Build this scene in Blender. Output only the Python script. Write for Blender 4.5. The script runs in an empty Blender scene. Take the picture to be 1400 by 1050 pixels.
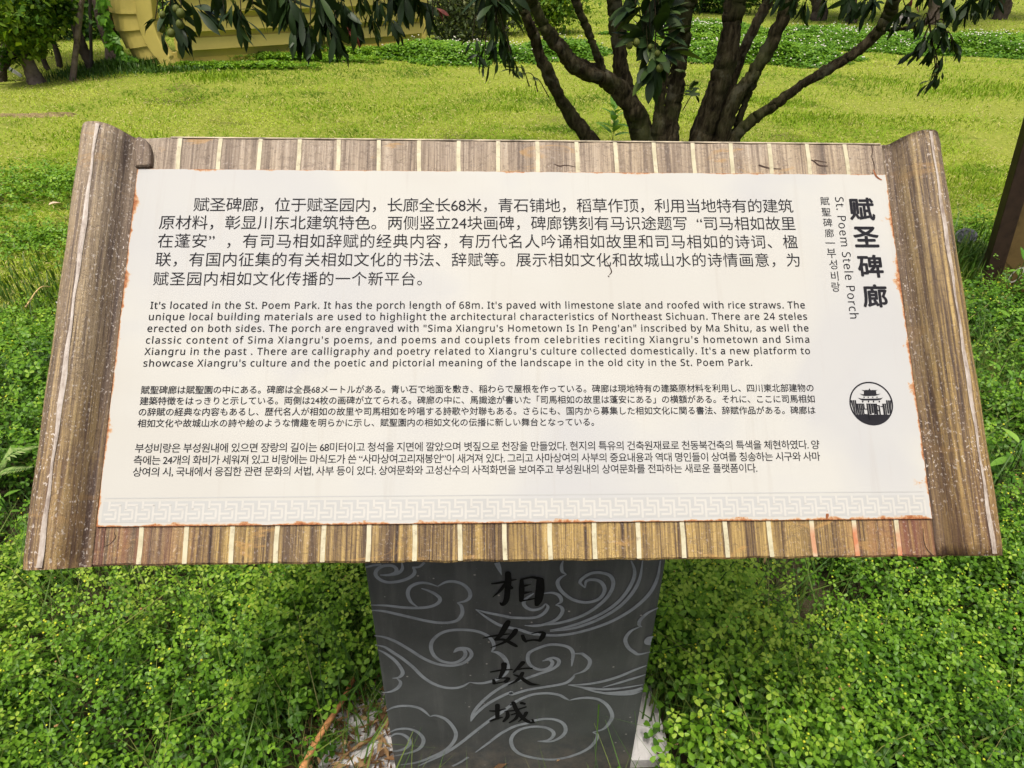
import bpy, math, random
import numpy as np
from mathutils import Matrix, Vector

# ------------------------------------------------------------------ camera, light, exposure
SC = bpy.context.scene
COL = SC.collection
CAMZ = 1.62
FPX = 892.0                                   # focal length in pixels of a 1400 px wide picture
CAM = np.array([0.0, 0.0, CAMZ])
M = np.array([[0.99946468, 0.00272097, -0.03260278],
              [-0.02882839, 0.54441267, -0.838322],
              [0.01546832, 0.83881311, 0.54419968]])      # camera axes (columns) in the world
cam_d = bpy.data.cameras.new('camera')
cam_d.sensor_width = 36.0
cam_d.lens = FPX / 1400 * 36.0
cam_d.clip_start = 0.02
cam_d.clip_end = 2000
cam = bpy.data.objects.new('camera', cam_d)
COL.objects.link(cam)
mw = Matrix.Identity(4)
for i in range(3):
    for j in range(3):
        mw[i][j] = M[i][j]
    mw[i][3] = CAM[i]
cam.matrix_world = mw
SC.camera = cam

SUN_EL, SUN_AZ = math.radians(72), math.radians(200)      # azimuth clockwise from +Y: behind the camera, a little left
world = bpy.data.worlds.new('World')
SC.world = world
world.use_nodes = True
wn = world.node_tree
sky = wn.nodes.new('ShaderNodeTexSky')
sky.sky_type = 'NISHITA'
sky.sun_disc = False
sky.sun_elevation = SUN_EL
sky.sun_rotation = SUN_AZ
sky.dust_density = 7.0
sky.air_density = 0.5
sky.ozone_density = 0.4
wn.links.new(sky.outputs['Color'], wn.nodes['Background'].inputs['Color'])
wn.nodes['Background'].inputs['Strength'].default_value = 0.15
sd = bpy.data.lights.new('sun', 'SUN')
sd.energy = 2.3
sd.angle = math.radians(9)
sd.color = (1.0, 0.955, 0.88)
so = bpy.data.objects.new('sun', sd)
COL.objects.link(so)
so.location = (0, 0, 12)
sdir = Vector((math.sin(SUN_AZ) * math.cos(SUN_EL), math.cos(SUN_AZ) * math.cos(SUN_EL), math.sin(SUN_EL)))
so.rotation_euler = sdir.to_track_quat('Z', 'Y').to_euler()
SC.view_settings.view_transform = 'Standard'
SC.view_settings.look = 'None'
SC.view_settings.gamma = 1
SC.view_settings.exposure = 0.50
SC.render.engine = 'CYCLES'
SC.cycles.max_bounces = 8
SC.cycles.transparent_max_bounces = 8

rng = np.random.default_rng(7)
random.seed(7)

# ------------------------------------------------------------------ helpers
def ray(px, py):
    return M @ np.array([(px - 700) / FPX, -(py - 525) / FPX, -1.0])

def at_y(px, py, Y):
    d = ray(px, py)
    return CAM + d * (Y / d[1])

def depth(p):
    return float((np.asarray(p) - CAM) @ -M[:, 2])

def hash2(ix, iy, seed):
    v = np.sin(ix * 127.1 + iy * 311.7 + seed * 74.7) * 43758.5453
    return v - np.floor(v)

def vnoise(x, y, seed=0):
    x = np.asarray(x, float); y = np.asarray(y, float)
    ix, iy = np.floor(x), np.floor(y)
    fx, fy = x - ix, y - iy
    fx = fx * fx * (3 - 2 * fx); fy = fy * fy * (3 - 2 * fy)
    a = hash2(ix, iy, seed); b = hash2(ix + 1, iy, seed)
    c = hash2(ix, iy + 1, seed); d = hash2(ix + 1, iy + 1, seed)
    return (a * (1 - fx) + b * fx) * (1 - fy) + (c * (1 - fx) + d * fx) * fy

def fbm(x, y, seed=0):
    return (vnoise(x, y, seed) * 0.55 + vnoise(x * 2.1, y * 2.1, seed + 3) * 0.3 + vnoise(x * 4.3, y * 4.3, seed + 9) * 0.15)

def sstep(a, b, v):
    t = np.clip((np.asarray(v, float) - a) / (b - a), 0, 1)
    return t * t * (3 - 2 * t)

def terrain(x, y):
    x = np.asarray(x, float); y = np.asarray(y, float)
    z = 0.42 * sstep(1.8, 11.0, y) + 0.10 * (vnoise(x * 0.35, y * 0.35, 5) - 0.5) * sstep(1.5, 5, y)
    z += 0.03 * (vnoise(x * 1.4, y * 1.4, 11) - 0.5) * sstep(1.2, 2.5, y)
    z += 0.9 * sstep(12, 40, y) + 1.2 * sstep(30, 90, np.hypot(x, y)) - 0.25 * sstep(-4, -12, x) * sstep(3, 9, y)
    return z

def ground(px, py):
    d = ray(px, py)
    t0 = 0.2
    t = t0
    while t < 120:
        p = CAM + d * t
        if p[2] < terrain(p[0], p[1]):
            lo, hi = t0, t
            for _ in range(30):
                m = (lo + hi) / 2
                p = CAM + d * m
                if p[2] < terrain(p[0], p[1]): hi = m
                else: lo = m
            return CAM + d * hi
        t0 = t
        t *= 1.02
    return CAM + d * 60

def tag(o, label=None, cat=None, group=None, kind=None):
    if label: o['label'] = label
    if cat: o['category'] = cat
    if group: o['group'] = group
    if kind: o['kind'] = kind
    return o

def empty(name, loc, rz=0.0):
    o = bpy.data.objects.new(name, None)
    COL.objects.link(o)
    o.location = loc
    o.rotation_euler = (0, 0, rz)
    o.empty_display_size = 0.1
    return o

def link(name, me, mat=None, parent=None, world_coords=True):
    """link a mesh; if it has a parent the mesh is in world coordinates unless told otherwise"""
    o = bpy.data.objects.new(name, me)
    COL.objects.link(o)
    if mat: me.materials.append(mat)
    if parent is not None:
        o.parent = parent
        if world_coords:
            bpy.context.view_layer.update()
            o.matrix_parent_inverse = parent.matrix_world.inverted()
    return o

def amesh(name, V, F, tint=None, smooth=False, mats=None):
    """mesh out of numpy arrays: V (n,3), F (m,k) with k constant"""
    V = np.asarray(V, np.float32); F = np.asarray(F, np.int32)
    me = bpy.data.meshes.new(name)
    me.vertices.add(len(V)); me.vertices.foreach_set('co', V.ravel())
    k = F.shape[1]
    me.loops.add(F.size); me.loops.foreach_set('vertex_index', F.ravel())
    me.polygons.add(len(F))
    me.polygons.foreach_set('loop_start', np.arange(0, F.size, k, dtype=np.int32))
    me.polygons.foreach_set('loop_total', np.full(len(F), k, np.int32))
    if smooth: me.polygons.foreach_set('use_smooth', np.ones(len(F), bool))
    if mats is not None: me.polygons.foreach_set('material_index', np.asarray(mats, np.int32))
    if tint is not None:
        a = me.attributes.new('tint', 'FLOAT', 'POINT')
        a.data.foreach_set('value', np.asarray(tint, np.float32))
    me.update(calc_edges=True)
    me.validate()
    return me

class MB:
    """collects faces of any size in python lists"""
    def __init__(self): self.v = []; self.f = []; self.m = []; self.t = []
    def add(self, v, f, mi=0):
        b = len(self.v)
        self.v += [tuple(map(float, p)) for p in v]
        for q in f:
            self.f.append(tuple(b + i for i in q)); self.m.append(mi)
    def box(self, x0, x1, y0, y1, z0, z1, mi=0):
        v = [(x0, y0, z0), (x1, y0, z0), (x1, y1, z0), (x0, y1, z0), (x0, y0, z1), (x1, y0, z1), (x1, y1, z1), (x0, y1, z1)]
        self.add(v, [(3, 2, 1, 0), (4, 5, 6, 7), (0, 1, 5, 4), (1, 2, 6, 5), (2, 3, 7, 6), (3, 0, 4, 7)], mi)
    def mesh(self, name, smooth=False):
        me = bpy.data.meshes.new(name)
        me.from_pydata(self.v, [], self.f)
        for p, mi in zip(me.polygons, self.m):
            p.material_index = mi; p.use_smooth = smooth
        me.update()
        return me

def bevel(o, w=0.004, seg=2):
    b = o.modifiers.new('bevel', 'BEVEL'); b.width = w; b.segments = seg; b.limit_method = 'ANGLE'
    return o

def crom(pts, n):
    """Catmull-Rom through pts (k,d): n samples per span"""
    P = np.asarray(pts, float)
    if len(P) == 2: 
        t = np.linspace(0, 1, n + 1)[:, None]
        return P[0] * (1 - t) + P[1] * t
    Q = np.vstack([2 * P[0] - P[1], P, 2 * P[-1] - P[-2]])
    out = []
    for i in range(1, len(Q) - 2):
        for t in np.arange(n) / n:
            out.append(0.5 * ((2 * Q[i]) + (-Q[i - 1] + Q[i + 1]) * t + (2 * Q[i - 1] - 5 * Q[i] + 4 * Q[i + 1] - Q[i + 2]) * t * t
                              + (-Q[i - 1] + 3 * Q[i] - 3 * Q[i + 1] + Q[i + 2]) * t ** 3))
    out.append(Q[-2])
    return np.array(out)

def tube(path, radii, n=8, rough=0.0, seed=0, cap=True):
    """round tube along path; returns V, list of faces"""
    P = np.asarray(path, float); R = np.asarray(radii, float)
    r = np.random.default_rng(seed)
    T = np.gradient(P, axis=0); T /= np.linalg.norm(T, axis=1)[:, None] + 1e-9
    ref = np.array([0, 0, 1.0]) if abs(T[0][2]) < 0.8 else np.array([0, 1.0, 0])
    V = []; F = []
    u = np.cross(T[0], ref); u /= np.linalg.norm(u)
    ph = r.uniform(0, 6.28, 4)
    wob = np.interp(np.arange(len(P)), np.arange(0, len(P) + 5, 5), r.uniform(-1, 1, len(np.arange(0, len(P) + 5, 5))))
    for i in range(len(P)):
        u = u - T[i] * (u @ T[i]); u /= np.linalg.norm(u)
        w = np.cross(T[i], u)
        for k in range(n):
            a = 2 * math.pi * k / n
            rr = R[i] * (1 + rough * (0.5 * math.sin(3 * a + ph[0] + i * 0.17) + 0.5 * math.sin(2 * a + i * 0.41 + ph[1]) + 0.5 * wob[i] + r.uniform(-0.5, 0.5)))
            V.append(P[i] + rr * (math.cos(a) * u + math.sin(a) * w))
    for i in range(len(P) - 1):
        for k in range(n):
            F.append((i * n + k, i * n + (k + 1) % n, (i + 1) * n + (k + 1) % n, (i + 1) * n + k))
    if cap:
        F.append(tuple(range(n - 1, -1, -1))); F.append(tuple((len(P) - 1) * n + k for k in range(n)))
    return V, F

def scatter(Vt, Ft, pos, Rm, scale, tint=None):
    """many copies of a template; Rm (n,3,3), scale (n,) or (n,3)"""
    n = len(pos); k = len(Vt)
    scale = np.asarray(scale, float)
    S = scale[:, None, None] if scale.ndim == 1 else scale[:, None, :]
    V = np.einsum('nij,nkj->nki', Rm, Vt[None] * S) + pos[:, None, :]
    F = (np.asarray(Ft)[None] + (np.arange(n) * k)[:, None, None]).reshape(-1, len(Ft[0]))
    T = None if tint is None else np.repeat(tint, k)
    return V.reshape(-1, 3), F, T

def rot_from(z, spin):
    """rotation matrices whose local Z is z (n,3), spun by angle"""
    z = z / np.linalg.norm(z, axis=1)[:, None]
    a = np.where(np.abs(z[:, 2:3]) < 0.9, np.array([[0, 0, 1.0]]), np.array([[1.0, 0, 0]]))
    x = np.cross(a, z); x /= np.linalg.norm(x, axis=1)[:, None]
    y = np.cross(z, x)
    c, s = np.cos(spin)[:, None], np.sin(spin)[:, None]
    X = x * c + y * s; Y = -x * s + y * c
    return np.stack([X, Y, z], axis=2)

def rot_dir(y, roll_up=None, spin=0.0):
    """rotation matrices whose local Y is y (n,3) (leaf axis) and whose Z leans up"""
    y = y / np.linalg.norm(y, axis=1)[:, None]
    up = np.tile([0.02, 0.03, 1.0], (len(y), 1)) if roll_up is None else roll_up
    x = np.cross(y, up); x /= np.linalg.norm(x, axis=1)[:, None] + 1e-9
    z = np.cross(x, y)
    sp = np.broadcast_to(spin, (len(y),))
    c, s = np.cos(sp)[:, None], np.sin(sp)[:, None]
    X = x * c + z * s; Z = -x * s + z * c
    return np.stack([X, y, Z], axis=2)

# ------------------------------------------------------------------ materials
def mat(name):
    m = bpy.data.materials.new(name); m.use_nodes = True
    nt = m.node_tree
    return m, nt, nt.nodes['Principled BSDF']

def N(nt, typ, **kw):
    n = nt.nodes.new('ShaderNode' + typ)
    for k, v in kw.items():
        if k.startswith('i_'):
            n.inputs[int(k[2:]) if k[2:].isdigit() else k[2:]].default_value = v
        else: setattr(n, k, v)
    return n

def ramp(nt, stops, fac=None):
    r = nt.nodes.new('ShaderNodeValToRGB')
    e = r.color_ramp.elements
    while len(e) < len(stops): e.new(0.5)
    for i, (p, c) in enumerate(stops):
        e[i].position = p; e[i].color = (*c, 1) if len(c) == 3 else c
    if fac is not None: nt.links.new(fac, r.inputs['Fac'])
    return r

def mixc(nt, fac, a, b, mode='MIX'):
    m = nt.nodes.new('ShaderNodeMix'); m.data_type = 'RGBA'; m.blend_type = mode
    for s, v in ((0, fac), (6, a), (7, b)):
        if hasattr(v, 'is_linked') or hasattr(v, 'links'): nt.links.new(v, m.inputs[s])
        elif s == 0: m.inputs[0].default_value = v
        else: m.inputs[s].default_value = (*v, 1)
    return m.outputs[2]

def math_(nt, op, a, b=None, clamp=False):
    m = nt.nodes.new('ShaderNodeMath'); m.operation = op; m.use_clamp = clamp
    for i, v in enumerate((a, b)):
        if v is None: continue
        if hasattr(v, 'links'): nt.links.new(v, m.inputs[i])
        else: m.inputs[i].default_value = v
    return m.outputs[0]

def objco(nt, scale=(1, 1, 1), rot=(0, 0, 0)):
    t = nt.nodes.new('ShaderNodeTexCoord')
    mp = nt.nodes.new('ShaderNodeMapping')
    mp.inputs['Scale'].default_value = scale
    mp.inputs['Rotation'].default_value = rot
    nt.links.new(t.outputs['Object'], mp.inputs['Vector'])
    return mp.outputs[0]

def noise(nt, vec, scale, detail=4, rough=0.6, dist=0.0):
    n = nt.nodes.new('ShaderNodeTexNoise')
    n.inputs['Scale'].default_value = scale; n.inputs['Detail'].default_value = detail
    n.inputs['Roughness'].default_value = rough; n.inputs['Distortion'].default_value = dist
    if vec is not None: nt.links.new(vec, n.inputs['Vector'])
    return n.outputs['Fac']

def bump(nt, p, h, strength=0.3, dist=0.01):
    b = nt.nodes.new('ShaderNodeBump')
    b.inputs['Strength'].default_value = strength; b.inputs['Distance'].default_value = dist
    nt.links.new(h, b.inputs['Height']); nt.links.new(b.outputs[0], p.inputs['Normal'])

def leaf_mat(name, stops, transl=0.35, rough=0.5, spec=0.4, tcol=(1.0, 1.0, 0.5)):
    m, nt, p = mat(name)
    a = N(nt, 'Attribute', attribute_name='tint')
    r = ramp(nt, stops, a.outputs['Fac'])
    nt.links.new(r.outputs[0], p.inputs['Base Color'])
    p.inputs['Roughness'].default_value = rough
    p.inputs['Specular IOR Level'].default_value = spec
    tr = N(nt, 'BsdfTranslucent')
    tc = mixc(nt, 1.0, r.outputs[0], tcol, 'MULTIPLY')
    nt.links.new(tc, tr.inputs['Color'])
    mx = N(nt, 'MixShader'); mx.inputs[0].default_value = transl
    nt.links.new(p.outputs[0], mx.inputs[1]); nt.links.new(tr.outputs[0], mx.inputs[2])
    nt.links.new(mx.outputs[0], nt.nodes['Material Output'].inputs['Surface'])
    return m

def plain(name, col, rough=0.7, var=0.25, scale=8.0, spec=0.3, bmp=0.0, dark=None):
    m, nt, p = mat(name)
    co = objco(nt)
    f = noise(nt, co, scale, 6, 0.65)
    d = dark or tuple(c * (1 - var * 1.6) for c in col)
    l = tuple(min(1, c * (1 + var)) for c in col)
    r = ramp(nt, [(0.3, d), (0.5, col), (0.72, l)], f)
    nt.links.new(r.outputs[0], p.inputs['Base Color'])
    p.inputs['Roughness'].default_value = rough; p.inputs['Specular IOR Level'].default_value = spec
    if bmp: bump(nt, p, noise(nt, co, scale * 4, 6, 0.7), bmp, 0.02)
    return m
# ================================================================== THE INFORMATION SIGN
PW, PH = 1.2, 1.2 / 2.18
PC = np.array([0.04563, 0.86795, CAMZ - 0.47936])           # centre of the white panel
TH = math.radians(45.493)
PU = np.array([0, math.cos(TH), math.sin(TH)]); PN = np.array([0, -math.sin(TH), math.cos(TH)])
SIGN_LOC = Vector((0.05, 0.88, 0.0))
sign = empty('information_sign', SIGN_LOC)
tag(sign, 'scroll shaped park information sign with white multilingual panel on a dark stone post', 'sign')

def pan(px, py, n=0.0):
    """the point of the panel's plane (lifted by n) seen at a pixel, in the panel's own metres"""
    d = ray(px, py); o = PC + PN * n
    t = ((o - CAM) @ PN) / (d @ PN)
    q = CAM + d * t - PC
    return np.array([q[0], q @ PU])

def part(name, me, m, parent=sign, smooth=False):
    """a part drawn in the tilted panel's own coordinates"""
    o = bpy.data.objects.new(name, me); COL.objects.link(o)
    if m is not None:
        for q in (m if isinstance(m, (list, tuple)) else [m]): me.materials.append(q)
    o.parent = parent
    if parent is sign:
        o.location = Vector(PC) - SIGN_LOC
        o.rotation_euler = (TH, 0, 0)
    return o

# ---- materials of the sign
def wood_mat(name, roll=False):
    m, nt, p = mat(name)
    t = N(nt, 'TexCoord').outputs['Object']
    def mp(s):
        q = N(nt, 'Mapping'); q.inputs['Scale'].default_value = s
        nt.links.new(t, q.inputs['Vector']); return q.outputs[0]
    sep = N(nt, 'SeparateXYZ'); nt.links.new(t, sep.inputs[0])
    f1 = noise(nt, mp((190, 2.6, 120)), 1.0, 7, 0.72, 0.5)
    f2 = noise(nt, mp((42, 1.1, 34)), 1.0, 4, 0.6, 0.8)
    f3 = noise(nt, mp((430, 10.0, 300)), 1.0, 5, 0.7)
    s = math_(nt, 'ADD', math_(nt, 'MULTIPLY', f1, 0.50), math_(nt, 'MULTIPLY', f2, 0.30))
    s = math_(nt, 'ADD', s, math_(nt, 'MULTIPLY', f3, 0.20))
    gold = ramp(nt, [(0.39, (0.020, 0.011, 0.006)), (0.455, (0.075, 0.044, 0.020)), (0.505, (0.19, 0.126, 0.042)), (0.56, (0.345, 0.238, 0.075)), (0.66, (0.41, 0.315, 0.13))], s)
    grey = ramp(nt, [(0.38, (0.060, 0.045, 0.036)), (0.455, (0.175, 0.135, 0.096)), (0.53, (0.300, 0.245, 0.178)), (0.64, (0.42, 0.365, 0.285))], s)
    # the upper part of the board has bleached grey, the lower keeps its golden brown
    y = math_(nt, 'ADD', math_(nt, 'MULTIPLY', sep.outputs['Y'], 1.55 if not roll else 1.2), 0.46 if not roll else 0.23)
    y = math_(nt, 'SUBTRACT', y, math_(nt, 'MULTIPLY', sep.outputs['X'], 0.28))
    y = math_(nt, 'ADD', y, math_(nt, 'MULTIPLY', math_(nt, 'SUBTRACT', noise(nt, mp((6, 4, 6)), 1.0, 5, 0.6), 0.5), 1.0), clamp=True)
    c = mixc(nt, y, gold.outputs[0], grey.outputs[0])
    # fine cross crackle
    cr = noise(nt, mp((90, 130, 90)), 1.0, 6, 0.75, 1.2)
    crm = ramp(nt, [(0.38, (1, 1, 1)), (0.47, (0, 0, 0))], cr)
    c = mixc(nt, math_(nt, 'MULTIPLY', crm.outputs[0], 0.45), c, (0.07, 0.045, 0.032))
    # ochre smears
    oc = noise(nt, mp((9, 26, 9)), 1.0, 5, 0.6, 0.9)
    om = ramp(nt, [(0.60, (0, 0, 0)), (0.66, (1, 1, 1))], oc)
    c = mixc(nt, math_(nt, 'MULTIPLY', om.outputs[0], 0.25 if roll else 0.55), c, (0.36, 0.21, 0.06))
    # red brown rust wash along the foot and corners
    rm = math_(nt, 'MULTIPLY', math_(nt, 'SUBTRACT', math_(nt, 'MULTIPLY', math_(nt, 'ABSOLUTE', sep.outputs['X']), 1.7), 0.72), 3.5, clamp=True)
    rm2 = math_(nt, 'MULTIPLY', math_(nt, 'ADD', sep.outputs['Y'], 0.05), -5.0, clamp=True)
    rmm = math_(nt, 'MULTIPLY', rm, rm2)
    if roll: rmm = math_(nt, 'MULTIPLY', rmm, 0.25)
    c = mixc(nt, math_(nt, 'MULTIPLY', rmm, ramp(nt, [(0.35, (0, 0, 0)), (0.6, (1, 1, 1))], f2).outputs[0]), c, (0.15, 0.050, 0.030))
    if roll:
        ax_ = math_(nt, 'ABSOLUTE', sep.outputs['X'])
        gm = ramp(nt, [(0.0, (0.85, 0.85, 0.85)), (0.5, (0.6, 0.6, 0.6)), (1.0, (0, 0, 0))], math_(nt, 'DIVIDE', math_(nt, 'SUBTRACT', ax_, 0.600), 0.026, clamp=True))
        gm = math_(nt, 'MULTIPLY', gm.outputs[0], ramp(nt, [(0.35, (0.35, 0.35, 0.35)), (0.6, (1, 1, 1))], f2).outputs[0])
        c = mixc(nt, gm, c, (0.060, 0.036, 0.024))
    # worn pale specks
    vo = noise(nt, mp((300, 210, 300)), 1.0, 2, 0.6, 0.0)
    vm = ramp(nt, [(0.60, (0, 0, 0)), (0.66, (1, 1, 1))], vo)
    area = ramp(nt, [(0.36, (0, 0, 0)), (0.62, (1, 1, 1))], noise(nt, mp((10, 4, 10)), 1.0, 4, 0.6))
    c = mixc(nt, math_(nt, 'MULTIPLY', math_(nt, 'MULTIPLY', vm.outputs[0], area.outputs[0]), 0.75 if roll else 0.22), c, (0.60, 0.55, 0.48))
    nt.links.new(c, p.inputs['Base Color'])
    p.inputs['Roughness'].default_value = 0.52 if roll else 0.6
    p.inputs['Specular IOR Level'].default_value = 0.45
    h = math_(nt, 'ADD', math_(nt, 'MULTIPLY', s, 1.0), math_(nt, 'MULTIPLY', cr, 0.5))
    bump(nt, p, h, 0.8, 0.005)
    return m
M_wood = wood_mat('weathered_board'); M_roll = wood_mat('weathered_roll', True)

def panel_mat():
    m, nt, p = mat('white_panel_paint')
    t = N(nt, 'TexCoord').outputs['Object']
    sep = N(nt, 'SeparateXYZ'); nt.links.new(t, sep.inputs[0])
    n1 = noise(nt, t, 120, 8, 0.75)
    n2 = noise(nt, t, 17, 5, 0.65)
    dx = math_(nt, 'SUBTRACT', PW / 2, math_(nt, 'ABSOLUTE', sep.outputs['X']))
    dyb = math_(nt, 'ADD', sep.outputs['Y'], PH / 2)
    dyt = math_(nt, 'SUBTRACT', PH / 2, sep.outputs['Y'])
    d = math_(nt, 'MINIMUM', dx, dyb)
    d = math_(nt, 'MINIMUM', d, math_(nt, 'MULTIPLY', dyt, 3.0))
    # width of the rust creep varies along the edge
    w = math_(nt, 'MULTIPLY', ramp(nt, [(0.42, (0.03, 0.03, 0.03)), (0.55, (0.24, 0.24, 0.24)), (0.66, (1, 1, 1))], n2).outputs[0], 0.025)
    w = math_(nt, 'MULTIPLY', w, math_(nt, 'ADD', 0.75, math_(nt, 'MULTIPLY', sep.outputs['X'], 0.25)))
    w = math_(nt, 'ADD', w, 0.0007)
    k = math_(nt, 'SUBTRACT', 1.0, math_(nt, 'DIVIDE', d, w), clamp=True)
    k = math_(nt, 'MULTIPLY', k, math_(nt, 'MULTIPLY', math_(nt, 'SUBTRACT', n1, 0.28), 3.2, clamp=True), clamp=True)
    # base paint, faint cloudy dirt
    cl = noise(nt, t, 2.6, 4, 0.55, 0.4)
    base = ramp(nt, [(0.35, (0.368, 0.367, 0.332)), (0.5, (0.383, 0.386, 0.353)), (0.68, (0.353, 0.362, 0.350))], cl).outputs[0]
    sm = ramp(nt, [(0.48, (0, 0, 0)), (0.66, (0.75, 0.75, 0.75))], noise(nt, t, 3.1, 3, 0.5, 0.8)).outputs[0]
    base = mixc(nt, sm, base, (0.338, 0.345, 0.338))
    dr = N(nt, 'Mapping'); dr.inputs['Scale'].default_value = (60, 3, 1); nt.links.new(t, dr.inputs['Vector'])
    drm = ramp(nt, [(0.58, (0, 0, 0)), (0.75, (0.30, 0.30, 0.30))], noise(nt, dr.outputs[0], 1.0, 5, 0.6)).outputs[0]
    base = mixc(nt, drm, base, (0.30, 0.285, 0.245))
    st = ramp(nt, [(0.0, (0.0, 0.0, 0.0)), (0.10, (0.10, 0.10, 0.10)), (0.5, (0.5, 0.5, 0.5)), (0.85, (1, 1, 1))], k).outputs[0]
    rust = ramp(nt, [(0.0, (0.40, 0.36, 0.29)), (0.25, (0.38, 0.25, 0.14)), (0.6, (0.26, 0.095, 0.032)), (1.0, (0.09, 0.03, 0.015))], k).outputs[0]
    c = mixc(nt, ramp(nt, [(0.0, (0, 0, 0)), (0.3, (1, 1, 1))], k).outputs[0], base, rust)
    # sparse fly specks
    v = N(nt, 'TexVoronoi'); v.inputs['Scale'].default_value = 16; v.inputs['Randomness'].default_value = 1
    nt.links.new(t, v.inputs['Vector'])
    sp = math_(nt, 'LESS_THAN', v.outputs['Distance'], 0.020)
    sel = math_(nt, 'GREATER_THAN', noise(nt, t, 7.3, 2, 0.5), 0.60)
    c = mixc(nt, math_(nt, 'MULTIPLY', math_(nt, 'MULTIPLY', sp, sel), 0.8), c, (0.12, 0.09, 0.06))
    nt.links.new(c, p.inputs['Base Color'])
    p.inputs['Roughness'].default_value = 0.62
    p.inputs['Specular IOR Level'].default_value = 0.18
    bump(nt, p, noise(nt, t, 6, 3, 0.5), 0.05, 0.01)
    return m
M_panel = panel_mat()
M_ink = plain('printed_ink', (0.014, 0.014, 0.017), 0.7, 0.15, 30, 0.08)
M_key = plain('pale_grey_print', (0.325, 0.334, 0.316), 0.62, 0.03, 6)
M_keyw = plain('white_print', (0.394, 0.390, 0.355), 0.62, 0.03, 6)
def cream_mat():
    m, nt, p = mat('cream_strip_paint')
    t = N(nt, 'TexCoord').outputs['Object']
    sep = N(nt, 'SeparateXYZ'); nt.links.new(t, sep.inputs[0])
    base = ramp(nt, [(0.32, (0.30, 0.27, 0.165)), (0.5, (0.40, 0.375, 0.245)), (0.7, (0.44, 0.42, 0.29))], noise(nt, t, 40, 6, 0.7)).outputs[0]
    k = math_(nt, 'MULTIPLY', math_(nt, 'MULTIPLY', math_(nt, 'SUBTRACT', sep.outputs['X'], 0.36), 12, clamp=True), math_(nt, 'MULTIPLY', math_(nt, 'SUBTRACT', -0.278, sep.outputs['Y']), 60, clamp=True))
    k = math_(nt, 'MULTIPLY', k, ramp(nt, [(0.40, (0, 0, 0)), (0.55, (1, 1, 1))], noise(nt, t, 14, 4, 0.6)).outputs[0])
    g = math_(nt, 'MULTIPLY', math_(nt, 'SUBTRACT', noise(nt, t, 75, 5, 0.7), 0.56), 7, clamp=True)
    c = mixc(nt, math_(nt, 'MULTIPLY', g, 0.7), base, (0.15, 0.11, 0.07))
    c = mixc(nt, k, c, (0.36, 0.13, 0.05))
    nt.links.new(c, p.inputs['Base Color']); p.inputs['Roughness'].default_value = 0.65
    return m
M_cream = cream_mat()

# ---- board with its thickness
bt = pan(700, 192, -0.004)[1]; bb = pan(700, 767.5, -0.004)[1]
bl, br = -0.66, 0.665
g = MB()
NB = 60
def board_edge(i, top):
    return (bt if top else bb) + 0.0012 * math.sin(i * 1.7) * math.sin(i * 0.31)
# front is gently wavy at its rims: grid of thin columns
xs = np.linspace(bl, br, NB + 1)
V = []
for i, x in enumerate(xs):
    for yy, zz in ((board_edge(i, False), -0.034), (board_edge(i, False), -0.007), (board_edge(i, False) + 0.003, -0.004),
                   (board_edge(i, True) - 0.003, -0.004), (board_edge(i, True), -0.007), (board_edge(i, True), -0.034)):
        V.append((x, yy, zz))
Fc = []
for i in range(NB):
    a, b = i * 6, (i + 1) * 6
    for k in range(5): Fc.append((a + k, b + k, b + k + 1, a + k + 1))
    Fc.append((a + 5, b + 5, b, a))
g.add(V, Fc)
g.add([V[k] for k in range(6)], [tuple(range(6))]); g.add([V[NB * 6 + k] for k in range(6)], [tuple(range(5, -1, -1))])
part('scroll_board', g.mesh('scroll_board'), M_wood)

# ---- cream strips crossing the board like the laths of a bamboo scroll
tops = [245, 300, 355, 409, 463, 518, 573, 627, 681, 735, 789, 842, 895, 948, 1000, 1053, 1105, 1157]
bots = [192, 254, 317, 378, 442, 504, 567, 629, 690, 752, 813, 873, 934, 993, 1053, 1112, 1170, 1228]
for i, (a, b) in enumerate(zip(tops, bots)):
    ya = 191 + (a - 200) * 0.008
    yb = 768 - (b - 130) * 0.006
    ps = []
    A = pan(a, ya + 18, -0.004); B = pan(b, yb - 22, -0.004)
    dx = (A[0] - B[0]) / (A[1] - B[1])
    v = []
    nst = 24
    y0, y1 = bb + 0.002, bt - 0.002
    hw = 0.0032
    for k in range(nst + 1):
        y = y0 + (y1 - y0) * k / nst
        x = B[0] + dx * (y - B[1])
        j = 0.0005 * math.sin(k * 2.1 + i)
        v += [(x - hw + j, y, -0.0042), (x - hw + j, y, -0.0030), (x + hw + j, y, -0.0030), (x + hw + j, y, -0.0042)]
    f = []
    for k in range(nst):
        q, r_ = k * 4, k * 4 + 4
        f += [(q, q + 1, r_ + 1, r_), (q + 1, q + 2, r_ + 2, r_ + 1), (q + 2, q + 3, r_ + 3, r_ + 2)]
    sb = MB(); sb.add(v, f)
    part('cream_strip', sb.mesh('cream_strip'), M_cream)
# thin pale rim along the top of the board
rb = MB(); rb.box(-0.555, 0.60, bt - 0.0012, bt + 0.0008, -0.012, -0.0032)
part('pale_rim', rb.mesh('pale_rim'), plain('worn_rim', (0.36, 0.31, 0.22), 0.7, 0.5, 25))

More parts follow.
